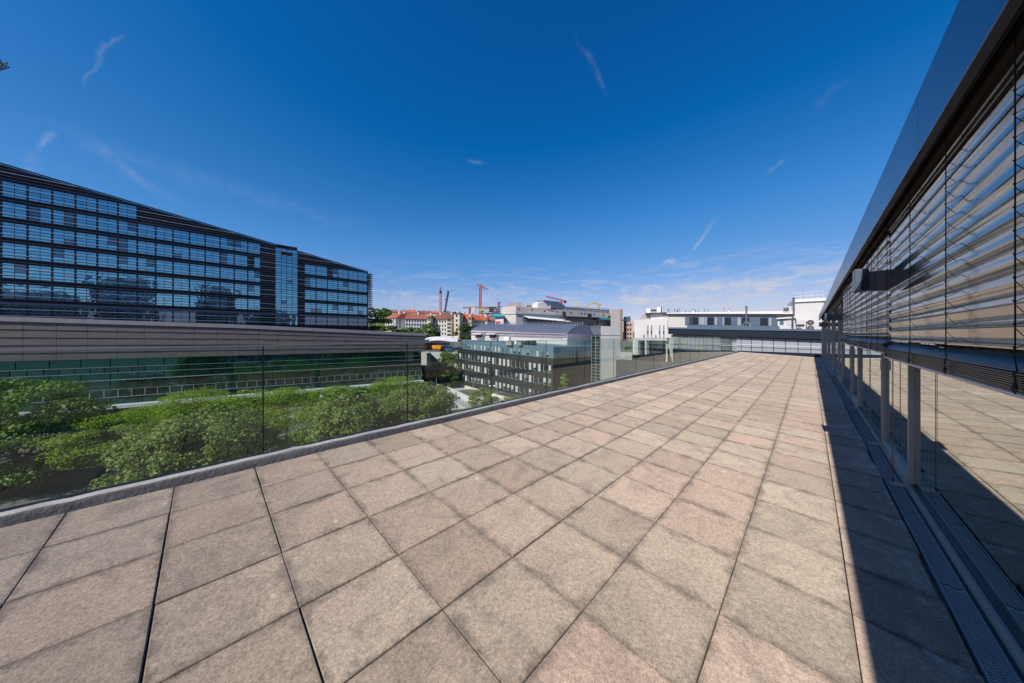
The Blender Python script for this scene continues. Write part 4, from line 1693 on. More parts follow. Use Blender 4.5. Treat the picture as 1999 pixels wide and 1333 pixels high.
# white stair block on the right end, with railings
wb_ = thing('white_plant_block', 'big plain white rooftop block with thin railings on top', 'building', (*atD(1585, 48)[:2], GROUND))
a_, c_, d_ = atD(1551.5, 50)[:2], atD(1608, 48)[:2], atD(1640, 52)[:2]
F_ = Fac(a_, c_)
block(wb_, 'wall', [a_, c_, d_], [F_.z(1552, 589.5)] * 3, GROUND, 12, 'white_wall')
b = MB()
b.ext(F_, [(-.1, F_.z(1552, 590)), (F_.L + .8, F_.z(1552, 590)), (F_.L + .8, F_.z(1552, 584.5)), (-.1, F_.z(1552, 584.5))], -8, .25)
b.build('roof_edge', 'white_paint', wb_)
b = MB()
zr = F_.z(1552, 584.5)
for h_ in (.45, 1.0):
    b.tube([F_.P(0, zr + h_, 0), F_.P(F_.L, zr + h_ + .12, 0)], .03, 5)
for k in range(6):
    b.tube([F_.P(F_.L * k / 5, zr, 0), F_.P(F_.L * k / 5, zr + 1.05, 0)], .018, 5)
b.build('railing', 'white_paint', wb_)


def ac_unit(fac, px0, px1, ya, yb, fans, label, o=(.2, .9)):
    u0, u1 = fac.u(px0), fac.u(px1)
    z0, z1 = fac.z(px0, yb), fac.z(px0, ya)
    t_ = thing('air_conditioner', label, 'air conditioner', fac.P((u0 + u1) / 2, z0, o[0]), 'air conditioners by the white plant block')
    b = MB()
    b.ext(fac, [(u0, z0), (u1, z0), (u1, z1), (u0, z1)], o[0], o[1])
    b.build('casing', 'white_wall', t_, bevel=.03)
    for (fx, fy, r_) in fans:
        u, z = fac.at(fx, fy)
        rr = r_ / FPX * np.dot(np.array(fac.P(u, z))[:2], FV[:2])
        b = MB()
        n = 18
        b.use('frame_dark')
        b.prism([fac.P(u + rr * math.cos(2 * math.pi * k / n), z + rr * math.sin(2 * math.pi * k / n), o[1] + .002) for k in range(n)],
                [fac.P(u + rr * math.cos(2 * math.pi * k / n), z + rr * math.sin(2 * math.pi * k / n), o[1] + .03) for k in range(n)])
        b.use('zinc_pale')
        for k in range(4):
            a = k * math.pi / 4 + .3
            b.beam(fac.P(u - rr * math.cos(a), z - rr * math.sin(a), o[1] + .05), fac.P(u + rr * math.cos(a), z + rr * math.sin(a), o[1] + .05), .03)
        b.prism([fac.P(u + rr * .25 * math.cos(2 * math.pi * k / n), z + rr * .25 * math.sin(2 * math.pi * k / n), o[1] + .06) for k in range(n)],
                [fac.P(u + rr * .25 * math.cos(2 * math.pi * k / n), z + rr * .25 * math.sin(2 * math.pi * k / n), o[1] + .09) for k in range(n)])
        b.build('fan', None, t_)


ac_unit(F_, 1573, 1587, 626.5, 645.5, [(1580, 629.8, 5), (1580, 640.6, 5)], 'tall white air conditioner with two round fans, right of the louvred one')
ac_unit(F_, 1553, 1569, 624.8, 645.5, [(1558, 642.5, 3.6)], 'white air conditioner with dark louvres over one small fan', o=(.25, 1.0))
rect(F_, 1552.5, 1568, 633.4, 637.5, 1.001, 1.05).build('louvre_panel', 'frame_dark', [o for o in COL.objects if o.name.startswith('air_conditioner')][-1])
ac_unit(F_, 1530, 1544, 599.5, 609.8, [(1534.7, 604, 4)], 'single white fan unit standing up on the roof edge beside the chimney', o=(-.5, .3))
hut = thing('roof_hut', 'small white rooftop hut with sloping roof and a round blue window', 'hut', F_.P(-1.5, F_.z(1520, 645), .4))
rect(F_, 1517.5, 1551, 622.5, 645, -.6, .5).build('wall', 'white_wall', hut)
quadpx(F_, [(1515, 621), (1553.5, 618), (1553.5, 620.5), (1515, 623.2)], -.8, .9).build('roof', 'white_paint', hut)
rect(F_, 1521.5, 1529, 626.5, 634, .502, .55).build('window', 'navy_light', hut)
b = rect(F_, 1535, 1549, 624, 634.5, .502, .54)
b.build('door', 'white_plaster', hut)
chm = thing('steel_chimney', 'slim grey steel flue pipe beside the white plant block', 'chimney', (*atD(1549.5, 47.8)[:2], 2))
q = atD(1549.5, 47.6)
z0_, z1_ = EYE + (HY - 618) / FPX * 47.6, EYE + (HY - 581) / FPX * 47.6
b = MB()
b.tube([(q[0], q[1], z0_), (q[0], q[1], z1_ - .25)], .13, 12)
b.tube([(q[0], q[1], z1_ - .25), (q[0], q[1], z1_)], .19, 12)
b.tube([(q[0], q[1], z0_ + 1.2), (q[0], q[1], z0_ + 1.3)], .16, 12)
b.build('pipe', 'zinc', chm)
ch2 = thing('steel_chimney', 'tall free standing steel chimney pipe on a small white base plate', 'chimney', (*atD(1457, 51)[:2], 2))
q = atD(1457, 51)
z0_, z1_ = EYE + (HY - 641.5) / FPX * 51, EYE + (HY - 597.5) / FPX * 51
b = MB()
b.tube([(q[0], q[1], z0_), (q[0], q[1], z1_ - .3)], .125, 12)
b.tube([(q[0], q[1], z1_ - .3), (q[0], q[1], z1_)], .17, 12)
b.tube([(q[0], q[1], z0_ + 1.35), (q[0], q[1], z0_ + 1.45)], .16, 12)
b.build('pipe', 'zinc', ch2)
b = MB()
b.box(q[0] - .5, q[0] + .5, q[1] - .3, q[1] + .3, z0_ - .1, z0_ + .02)
b.beam((q[0], q[1], z0_ + 1.4), (q[0] - .9, q[1], z0_), .03)
b.beam((q[0], q[1], z0_ + 1.4), (q[0] + .9, q[1], z0_), .03)
b.build('base_stay', 'white_paint', ch2)

# ------------------------------------------------------------------ navy-banded neighbour
nb = thing('navy_neighbour', 'low neighbouring building with a navy roof band over pale frosted wall panels', 'building', (-8, 60, GROUND))
FN = Fac((-40, 60), (10, 60))
ua, ub = FN.u(1306.5), FN.u(1640)
bt = FN.line((1306.5, 641.8), (1600, 646.8))
bb = FN.line((1306.5, 652.0), (1600, 662.5))
pb2 = FN.line((1310, 680.0), (1600, 690.0))
b = MB()
b.ext(FN, [(ua + .6, GROUND), (ub, GROUND), (ub, bb(ub)), (ua + .6, bb(ua))], -9, -.05)
b.build('wall', 'navy', nb)
b = MB()
b.ext(FN, [(ua, bb(ua)), (ub, bb(ub)), (ub, bt(ub)), (ua, bt(ua))], -9, .6)
b.build('roof_band', 'navy', nb)
b = MB()
b.ext(FN, [(ua - .05, bt(ua)), (ub, bt(ub)), (ub, bt(ub) + .28), (ua - .05, bt(ua) + .28)], -.6, .75)
b.build('roof_rail', 'navy_light', nb)
b = MB()
b.ext(FN, [(ua + 1, bt(ua)), (ub, bt(ub)), (ub, bt(ub) + .05), (ua + 1, bt(ua) + .05)], -8.9, -.61)
b.build('roof_deck', 'roof_membrane', nb)
rnd = random.Random(9)
pxs = [1310, 1325.5, 1341, 1357, 1374, 1391, 1408, 1427, 1447, 1467, 1488, 1510, 1533.5, 1558, 1583, 1609]
for i in range(len(pxs) - 1):
    u0, u1 = FN.u(pxs[i]) + .04, FN.u(pxs[i + 1]) - .04
    b = MB()
    if i < 7:
        nr = 9
        for r in range(nr):
            f0, f1 = r / nr, (r + 1) / nr
            b.use(rnd.choice(['louvre_green', 'louvre_violet', 'frosted', 'frosted', 'louvre_green']))
            z = lambda u, f: pb2(u) + (bb(u) - .12 - pb2(u)) * f
            b.ext(FN, [(u0, z(u0, f0)), (u1, z(u1, f0)), (u1, z(u1, f1) - .02), (u0, z(u0, f1) - .02)], .0, .05)
        b.build('louvre_panel', None, nb)
    else:
        b.ext(FN, [(u0, pb2(u0)), (u1, pb2(u1)), (u1, bb(u1) - .12), (u0, bb(u0) - .12)], .0, .06)
        b.build('frosted_panel', 'frosted', nb)
b = MB()
hl = FN.line((1310, 667.5), (1600, 677.2))
b.tube([FN.P(ua + .5, hl(ua + .5), .5), FN.P(ub, hl(ub), .5)], .035, 6)
b.build('handrail', 'white_paint', nb)
# rooftop glass parapet in front of the long white building
b = MB()
zg = FW.line((1335, 634), (1520, 637.5))
b.ext(FN, [(FN.u(1335), bt(FN.u(1335)) + .28), (FN.u(1520), bt(FN.u(1520)) + .28), (FN.u(1520), bt(FN.u(1520)) + .75), (FN.u(1335), bt(FN.u(1335)) + .75)], -2.05, -2.0)
b.build('glass_parapet', 'window_blue', nb)

# low dark roof of the wing between, seen through the balustrade
lr = thing('low_wing', 'low flat dark roofed wing below the terrace, seen through the glass', 'building', (-15, 35, GROUND))
b = MB()
LW = [(-5.3, 11), (-4.3, 11), (-4.3, 58), (-28.6, 58)]
b.prism([(x, y, GROUND) for x, y in LW], [(x, y, -3.6) for x, y in LW])
b.build('wall', 'office_dark', lr)
b = MB()
LW = [(-5.4, 10.9), (-4.25, 10.9), (-4.25, 58.1), (-28.8, 58.1)]
b.prism([(x, y, -3.599) for x, y in LW], [(x, y, -3.4) for x, y in LW])
b.build('roof', 'roof_membrane', lr)
# white portal building seen at the left of the coloured panels
po = thing('white_portal', 'white framed building corner with a dark recess, beyond the glass balustrade', 'building', (*atD(1260, 64)[:2], GROUND))
a_, c_ = atD(1234, 66)[:2], atD(1300, 60)[:2]
F_ = Fac(a_, c_)
block(po, 'recess_wall', [a_ * 1.02, c_ * 1.02], [F_.z(1234, 660)] * 2, GROUND, 5, 'navy')
b = MB()
rect(F_, 1235, 1245, 659.5, 692, -1, 0, b)
rect(F_, 1245.1, 1302, 659.5, 664.5, -1, 0, b)
rect(F_, 1259, 1261.5, 664.6, 692, -1, 0, b)
b.build('frame', 'white_wall', po)
for px0, px1 in ((1265, 1279), (1281, 1301)):
    rect(F_, px0, px1, 665.5, 671.5, -.9, -.6).build('window', 'window_blue', po)

# ------------------------------------------------------------------ trees
def np_mesh(name, V, Fq, material, parent=None, smooth=False):
    me = bpy.data.meshes.new(name)
    n = len(Fq)
    me.vertices.add(len(V))
    me.vertices.foreach_set('co', np.asarray(V, np.float32).ravel())
    me.loops.add(n * 4)
    me.loops.foreach_set('vertex_index', np.asarray(Fq, np.int32).ravel())
    me.polygons.add(n)
    me.polygons.foreach_set('loop_start', np.arange(0, n * 4, 4, dtype=np.int32))
    me.update(calc_edges=True)
    me.materials.append(M[material])
    o = bpy.data.objects.new(name, me)
    COL.objects.link(o)
    if parent is not None:
        o.parent = parent
    return o


def tree(px, D, ztop, r, label, leaf='leaf_olive', zbase=GROUND, nclump=70, nleaf=170, size=.17, cb=.30, group='trees along the street', seed=1, flat=.62, name='broadleaf_tree', droop=.25, q=None, shape='round'):
    rg = np.random.default_rng(seed)
    q = atD(px, D)[:2] if q is None else q
    t_ = thing(name, label, 'tree', (q[0], q[1], zbase), group)
    H = ztop - zbase
    zc0, zc1 = H * cb, H * .95
    cen = []
    k = 0
    lop = rg.normal(0, .16, 6)
    while len(cen) < nclump and k < 9000:
        k += 1
        d = rg.normal(0, 1, 3)
        d /= np.linalg.norm(d)
        rad = rg.uniform(.45, 1.0) ** .5
        ang = math.atan2(d[1], d[0])
        rr = r * (1 + lop[0] * math.sin(ang * 2 + lop[1] * 9) + lop[2] * math.sin(ang * 3 + lop[3] * 9))
        f = .5 + .5 * d[2] * rad
        w_ = 1.0 if shape == 'round' else (1.15 - .95 * f)
        if shape == 'layered':
            f = (math.floor(f * 4) + .5 + rg.normal(0, .08)) / 4
            w_ = 1.0
        p = np.array([d[0] * rad * rr * w_, d[1] * rad * rr * w_, zc0 + (zc1 - zc0) * f])
        if any(np.linalg.norm((p - c) * (1, 1, 1.3)) < r * .14 for c in cen):
            continue
        cen.append(p)
    cs = r * rg.uniform(.17, .34, len(cen))
    V = []
    F_ = []
    for c, s_ in zip(cen, cs):
        n = int(nleaf * rg.uniform(.6, 1.3))
        d = rg.normal(0, 1, (n, 3))
        d /= np.linalg.norm(d, axis=1)[:, None]
        rad = rg.uniform(.25, 1.0, n) ** .45
        pos = c + d * rad[:, None] * s_ * np.array([1.15, 1.15, flat]) + np.array([0, 0, -1]) * (rad[:, None] ** 2) * s_ * droop
        # leaves: little kites, mostly facing out and up
        nrm = d * .6 + np.array([0, 0, .75]) + rg.normal(0, .45, (n, 3))
        nrm /= np.linalg.norm(nrm, axis=1)[:, None]
        a = np.cross(nrm, rg.normal(0, 1, (n, 3)))
        a /= np.linalg.norm(a, axis=1)[:, None]
        b_ = np.cross(nrm, a)
        L = size * rg.uniform(.6, 1.4, n)[:, None]
        wd = L * .38
        dn = np.array([0, 0, -.25]) * L
        v = np.stack([pos - a * L * .5, pos + b_ * wd, pos + a * L * .6 + dn, pos - b_ * wd], 1).reshape(-1, 3)
        F_.append(np.arange(n * 4).reshape(n, 4) + len(V) * 0 + sum(len(x) for x in V))
        V.append(v)
    V = np.concatenate(V)
    F_ = np.concatenate(F_)
    np_mesh('crown', V, F_, leaf, t_)
    # trunk and limbs
    b = MB()
    rt = max(.07, H * .018)
    top = H * (cb + .25)
    lean = rg.normal(0, .03, 2) * H
    tr = [(lean[0] * f * f, lean[1] * f * f, top * f - .1 * (f == 0)) for f in (0, .12, .3, .55, .8, 1)]
    b.tube(tr, [rt * 1.5, rt * 1.1, rt, rt * .9, rt * .75, rt * .55], 9)
    for c in [cen[i] for i in rg.choice(len(cen), min(16, len(cen)), replace=False)]:
        f = rg.uniform(.5, 1)
        s0_ = np.array([lean[0] * f * f, lean[1] * f * f, top * f])
        mid = s0_ * .5 + c * .5 + np.array([0, 0, -.04 * H]) + rg.normal(0, .03, 3) * r
        b.tube([s0_, mid, c], [rt * .5, rt * .3, rt * .1], 5)
    me = b.build('trunk', 'bark')
    me.parent = t_
    return t_


def ztop_of(y, D):
    return EYE - (y - HY) / FPX * D


ST = 'trees along the street'
tree(40, 30, ztop_of(724, 30), 5.3, 'large dark tree at the left edge of the picture with drooping layered branches', 'leaf_mid', nclump=150, nleaf=210, size=.24, cb=.06, seed=1, flat=.42)
tree(-70, 33, ztop_of(800, 33), 4.0, 'dark tree cut by the left picture edge, behind the large one', 'leaf_dark', nclump=60, nleaf=150, size=.2, cb=.25, seed=2)
tree(165, 36, ztop_of(842, 36), 3.4, 'low dark tree between the large left tree and the next slim one', 'leaf_mid', nclump=50, nleaf=150, size=.17, cb=.3, seed=22)
tree(236, 32, ztop_of(790, 32), 3.9, 'airy green tree with a thin straight trunk, second from the left', 'leaf_bright', nclump=72, nleaf=160, size=.15, cb=.34, seed=3, flat=.45)
tree(318, 28.5, ztop_of(822, 28.5), 3.4, 'low tree with yellowish long leaves reaching down to the coping', 'leaf_olive', nclump=66, nleaf=200, size=.23, cb=.2, seed=4, droop=.5)
tree(420, 30.5, ztop_of(778, 30.5), 4.3, 'broad olive tree with long drooping leaves left of the first glass joint', 'leaf_olive', nclump=80, nleaf=210, size=.23, cb=.22, seed=5, droop=.5)
tree(380, 44, ztop_of(752, 44), 4.4, 'feathery bright green tree rising behind the broad olive tree', 'leaf_bright', nclump=75, nleaf=170, size=.15, cb=.32, seed=6, flat=.4)
tree(300, 50, ztop_of(786, 50), 3.4, 'feathery light green tree farther back under the white podium ledge', 'leaf_bright', nclump=60, nleaf=150, size=.16, cb=.32, seed=16, flat=.4)
tree(478, 40, ztop_of(750, 40), 3.6, 'bright green tree just left of the first glass joint', 'leaf_bright', nclump=62, nleaf=170, size=.15, cb=.3, seed=7, flat=.42)
tree(560, 42, ztop_of(744, 42), 4.5, 'airy bright green tree with a visible forked trunk right of the first glass joint', 'leaf_bright', nclump=70, nleaf=165, size=.15, cb=.34, seed=8, flat=.42)
tree(640, 50, ztop_of(745, 50), 3.4, 'bright green tree behind the street lamp', 'leaf_bright', nclump=60, nleaf=150, size=.16, cb=.32, seed=9, flat=.42)
tree(690, 36.5, ztop_of(746, 36.5), 4.8, 'dense olive tree with long leaves in the middle of the row', 'leaf_olive', nclump=105, nleaf=240, size=.24, cb=.18, seed=10, droop=.5)
tree(770, 52, ztop_of(724, 52), 4.0, 'tall bright green tree between the two dense olive trees', 'leaf_bright', nclump=80, nleaf=170, size=.16, cb=.3, seed=11, flat=.45)
tree(824, 44, ztop_of(738, 44), 4.7, 'dense olive tree at the right end of the row beside the second glass joint', 'leaf_olive', nclump=100, nleaf=230, size=.24, cb=.2, seed=12, droop=.5)
tree(480, 33, ztop_of(812, 33), 3.0, 'bright feathery tree low in front of the first glass joint', 'leaf_bright', nclump=56, nleaf=160, size=.15, cb=.22, seed=31, flat=.45)
tree(600, 36, ztop_of(790, 36), 3.2, 'light green tree between the forked tree and the dense olive tree', 'leaf_bright', nclump=50, nleaf=160, size=.15, cb=.25, seed=32, flat=.45)
tree(940, 58, ztop_of(755, 58), 2.7, 'small round olive tree in front of the dark office', 'leaf_olive', nclump=46, nleaf=150, size=.2, cb=.25, seed=13, group=None)
tree(1101, 66, ztop_of(722, 66), 1.6, 'slender yellowish green tree beside the dark office side wall', 'leaf_bright', nclump=30, nleaf=120, size=.2, cb=.2, seed=14, group=None, shape='cone')
tree(1002, 64, ztop_of(770, 64), 1.8, 'small yellowish tree at the foot of the dark office', 'leaf_bright', nclump=24, nleaf=100, size=.2, cb=.25, seed=15, group=None)
FT = 'trees around the station forecourt'
tree(868, 94, ztop_of(679, 94), 3.4, 'green tree on the embankment left of the dark office', 'leaf_mid', nclump=50, nleaf=130, size=.32, cb=.2, seed=17, group=FT)
tree(884, 92, ztop_of(682, 92), 3.0, 'paler grey green tree touching the corner of the dark office', 'leaf_olive', nclump=44, nleaf=120, size=.32, cb=.15, seed=18, group=FT)
tree(876, 88, ztop_of(712, 88), 2.6, 'low dense bush-like tree at the foot of the embankment', 'leaf_mid', nclump=36, nleaf=120, size=.3, cb=.1, seed=19, group=FT)
tree(738, 104, ztop_of(612, 104), 5.2, 'tall dark tree right beside the end of the glass tower', 'leaf_mid', zbase=-4, nclump=70, nleaf=140, size=.42, cb=.12, seed=20, group=FT, shape='layered')
tree(772, 118, ztop_of(640, 118), 5.0, 'low dark tree above the end of the podium roof', 'leaf_dark', zbase=-4, nclump=50, nleaf=120, size=.42, cb=.12, seed=21, group=FT)
tree(800, 124, ztop_of(634, 124), 5.0, 'rounded tree above the podium end, right of the low dark one', 'leaf_mid', zbase=-4, nclump=56, nleaf=120, size=.42, cb=.12, seed=23, group=FT)
tree(838, 135, ztop_of(627, 135), 3.7, 'birch-like tree in front of the grey housing block', 'leaf_mid', zbase=-3.8, nclump=50, nleaf=120, size=.4, cb=.15, seed=24, group=FT)
tree(848, 140, ztop_of(640, 140), 3.4, 'dark tree next to the birch-like one', 'leaf_dark', zbase=-3.8, nclump=40, nleaf=110, size=.4, cb=.1, seed=25, group=FT)
tree(908, 140, ztop_of(631, 140), 4.0, 'dark tree in front of the orange roofed houses', 'leaf_dark', zbase=-3, nclump=50, nleaf=120, size=.4, cb=.12, seed=26, group=FT)
tree(1230, 118, ztop_of(669, 118), 2.4, 'small tree at the foot of the pinkish office', 'leaf_mid', zbase=-12, nclump=30, nleaf=100, size=.35, cb=.4, seed=27, group=None)
HT = 'trees on the far hill'
for i, (px, y, lab) in enumerate([(725, 599, 'hill tree half hidden by the tower louvres'), (737, 599.5, 'round tree on the far hill, second from the tower'), (748, 600, 'wide tree in the middle of the far hill group'), (757, 601, 'tree near the right end of the far hill group'), (765, 604, 'lowest and last tree of the far hill group')]):
    tree(px, 300, ztop_of(y, 300), 4.6, lab, 'leaf_mid', zbase=ztop_of(y, 300) - 11, nclump=34, nleaf=90, size=.95, cb=.05, seed=40 + i, group=HT)
b = MB()
q = atD(742, 318)
n = 24
for i in range(7):
    f = i / 6
    for k in range(n):
        a = 2 * math.pi * k / n
        rr = 46 * (1 - f) ** .7 + .5
        b.v.append((q[0] + rr * math.cos(a), q[1] + rr * math.sin(a), 2 + 17 * f ** .8))
for i in range(6):
    for k in range(n):
        k2 = (k + 1) % n
        b.face((i * n + k, i * n + k2, (i + 1) * n + k2, (i + 1) * n + k))
b.face([6 * n + k for k in range(n)])
struct(b.build('hill', 'grass', smooth=True))


def hedge(pts, w_, z, h_, label, seed, leaf='leaf_mid', size=.35, dens=60):
    rg = np.random.default_rng(seed)
    t0 = pts[0]
    V = []
    for a, c in zip(pts[:-1], pts[1:]):
        a = np.array(a[:2]); c = np.array(c[:2])
        L = np.linalg.norm(c - a)
        n = int(L * dens)
        f = rg.uniform(0, 1, n)
        p = a + (c - a) * f[:, None] + rg.uniform(-w_ / 2, w_ / 2, (n, 2))
        hh = h_ * (1 + .15 * np.sin(f * L * 1.7))
        pos = np.column_stack([p, z + hh * rg.uniform(.1, 1, n) ** .5])
        nr = rg.normal(0, .6, (n, 3)) + np.array([0, 0, .6])
        nr /= np.linalg.norm(nr, axis=1)[:, None]
        aa = np.cross(nr, rg.normal(0, 1, (n, 3))); aa /= np.linalg.norm(aa, axis=1)[:, None]
        bb_ = np.cross(nr, aa)
        V.append(np.stack([pos - aa * size * .5, pos + bb_ * size * .3, pos + aa * size * .5, pos - bb_ * size * .3], 1).reshape(-1, 3))
    V = np.concatenate(V)
    o = np_mesh('hedge', V, np.arange(len(V)).reshape(-1, 4), leaf)
    tag(o, label, 'hedge')


hedge([atD(845, 136), atD(874, 140)], 3, -3.8, 3.2, 'long clipped hedge in front of the grey housing block', 1, 'leaf_bright', .5, 60)
hedge([atD(878, 100), atD(894, 92)], 3, GROUND + 6, 3.0, 'dark hedge beside the station canopy above the office corner', 2, 'leaf_dark', .35, 60)
0 and hedge([st(-60, 58.1), st(60, 58.1)], 1.4, GROUND + .15, .5, 'low planting along the grass verge under the street trees', 3, 'leaf_bright', .14, 90)
hedge([st(-30, 72.5), st(50, 72.5)], 1.2, GROUND + .12, .9, 'shrub row along the pavement in front of the podium building', 4, 'leaf_mid', .2, 70)

# ------------------------------------------------------------------ housing blocks with red roofs
def house(label, px0, D0, px1, D1, ywall, yroof, ybase, wm, rm, rows, cols_, side=None, inset=.12, depth=12, wsz=(.95, 1.35), name='apartment_block'):
    a, c = atD(px0, D0)[:2], atD(px1, D1)[:2]
    F_ = Fac(a, c)
    t_ = thing(name, label, 'house', (*((a + c) / 2), -4))
    zt_ = EYE - (ywall - HY) / FPX * (D0 + D1) / 2
    zr_ = EYE - (yroof - HY) / FPX * ((D0 + D1) / 2 + depth / 2)
    zb_ = -6
    dv = -F_.n * depth
    A, B, C, Dd = a, c, c + dv, a + dv
    b = MB()
    b.prism([(*p, zb_) for p in (A, B, C, Dd)], [(*p, zt_) for p in (A, B, C, Dd)])
    b.build('wall', wm, t_)
    ov = F_.n * .5
    e = F_.e * .5
    A2, B2_, C2, D2 = A + ov - e, B + ov + e, C - ov + e, Dd - ov - e
    m1 = (A2 + D2) / 2 + (B2_ - A2) * inset
    m2 = (B2_ + C2) / 2 - (B2_ - A2) * inset
    b = MB()
    b.v = [(*A2, zt_ + .01), (*B2_, zt_ + .01), (*C2, zt_ + .01), (*D2, zt_ + .01), (*m1, zr_), (*m2, zr_)]
    for f in ((0, 1, 5, 4), (1, 2, 5), (2, 3, 4, 5), (3, 0, 4), (3, 2, 1, 0)):
        b.face(f)
    rf = b.build('roof', rm, t_)
    # chimneys
    rr = random.Random(int(px0))
    for k in range(max(1, int(F_.L / 9))):
        f = rr.uniform(.2, .8)
        p = m1 + (m2 - m1) * f
        b = MB()
        b.box(p[0] - .8, p[0] + .8, p[1] - .5, p[1] + .5, zr_ - 1.0, zr_ + 1.1)
        ch = b.build('chimney', rr.choice(['white_plaster', 'pink_stone', 'cream_plaster']), rf)
    zb2 = EYE - (ybase - HY) / FPX * (D0 + D1) / 2
    for r in range(rows):
        zc_ = zt_ - (zt_ - zb2) * (r + .5) / rows
        for k in range(cols_):
            u = F_.L * (k + .6) / (cols_ + .2)
            b = MB()
            b.ext(F_, [(u - wsz[0] / 2, zc_ - wsz[1] / 2), (u + wsz[0] / 2, zc_ - wsz[1] / 2), (u + wsz[0] / 2, zc_ + wsz[1] / 2), (u - wsz[0] / 2, zc_ + wsz[1] / 2)], .01, .06)
            b.build('window', 'window_dark', t_)
    if side:
        F3 = Fac(B, C)
        for r in range(rows):
            zc_ = zt_ - (zt_ - zb2) * (r + .5) / rows
            for k in range(side):
                u = F3.L * (k + .6) / (side + .2)
                b = MB()
                b.ext(F3, [(u - .5, zc_ - .7), (u + .5, zc_ - .7), (u + .5, zc_ + .7), (u - .5, zc_ + .7)], .01, .06)
                b.build('window', 'window_dark', t_)
    return t_


house('small white house with bright red hip roof right of the tower trees', 751, 196, 772, 190, 622, 612, 641, 'white_plaster', 'roof_red', 3, 4, side=2)
house('narrow white stair house between the first two red roofed blocks', 776, 200, 785, 198, 615, 611.5, 640, 'white_plaster', 'roof_red', 3, 1, depth=8)
house('pale blue grey housing block with brownish red roof and four rows of windows', 791, 186, 834, 190, 622.5, 613, 652, 'blue_grey_plaster', 'roof_red', 4, 8, inset=.08)
house('cream strip house joining the blue grey block and the brown roofed one', 835, 184, 840, 184, 620, 615, 652, 'cream_plaster', 'roof_brown', 4, 1, depth=8)
house('grey housing block with the darkest brown roof', 845, 190, 872.5, 188, 624, 613.5, 655, 'white_plaster', 'roof_brown', 4, 5, inset=.06)
house('cream fronted bay house with blank pinkish side wall', 872.7, 180, 881, 180, 622, 614, 657, 'cream_plaster', 'roof_brown', 5, 2, side=1, depth=14)
house('tall cream house with balconies and hardly any roof', 886, 176, 897, 176, 612, 610.5, 657, 'cream_plaster', 'roof_brown', 5, 1, depth=14)
house('white housing block with vivid orange roof, nearest the tall cream house', 897.5, 186, 914, 186, 623, 613, 645, 'white_plaster', 'roof_orange', 3, 3, inset=.1)
house('cream bay house between the two orange roofs', 915, 183, 920, 183, 620, 617.5, 648, 'cream_plaster', 'roof_orange', 4, 1, depth=8)
house('long grey housing block with long orange roof', 920, 186, 946, 196, 624, 614.5, 650, 'blue_grey_plaster', 'roof_orange', 3, 7, inset=.03)
house('cream bay house near the right end of the orange roofs', 947, 190, 951, 190, 621.5, 619, 650, 'cream_plaster', 'roof_orange', 3, 1, depth=8)
house('last housing block of the row, its orange roof ending beside the white wing', 951.5, 196, 968, 204, 626, 616.5, 645, 'blue_grey_plaster', 'roof_orange', 2, 4, inset=.12)
rnd = random.Random(77)
for i, (px0, px1, yw, yr, rm, lab) in enumerate([(766, 777, 609.5, 605.5, 'roof_red', 'cream hilltop house above the first red roof'), (778, 799, 611, 605.5, 'roof_red', 'distant long red roof behind the blue grey block, leftmost of the far roofs'), (800, 812, 610, 604.5, 'roof_orange', 'distant short orange roof standing above its neighbours'),
                                                (813, 830, 611.5, 606.5, 'roof_brown', 'distant brown roof with dark dormers'), (829, 846, 612, 607, 'roof_red', 'distant red roof beside the brown dormered one'), (846, 858, 611.5, 608, 'roof_orange', 'distant light red roof left of the brown crane mast'),
                                                (858, 872, 612.5, 608.5, 'roof_red', 'distant red roof at the foot of the brown crane mast'), (872, 886, 613.5, 610, 'roof_brown', 'distant brown roof right of the brown crane mast')]):
    house(lab, px0, 290, px1, 292, yw, yr, 622, rnd.choice(['cream_plaster', 'white_plaster', 'pink_stone']), rm, 1, max(2, int((px1 - px0) / 4)), depth=14, name='hillside_house')

# far glass offices
for i, (pa, pb_, ya, yb, m_, lab) in enumerate([(862, 878, 606.8, 613, 'window_blue', 'far glass office block right of the brown crane mast'), (883, 892, 608.5, 614, 'window_dark', 'far dark flat roofed office, middle one of three'), (895, 907, 609.5, 614, 'window_blue', 'far low glass office left of the construction site')]):
    t_ = thing('far_office', lab, 'office building', (*atD((pa + pb_) / 2, 420)[:2], 5))
    a_, c_ = atD(pa, 420)[:2], atD(pb_, 420)[:2]
    F_ = Fac(a_, c_)
    block(t_, 'wall', [a_, c_], [F_.z(pa, ya + .6)] * 2, 4, 15, m_)
    block(t_, 'roof', [a_ * .999, c_ * .999], [F_.z(pa, ya)] * 2, [F_.z(pa, ya + .59)] * 2, 16, 'white_plaster')

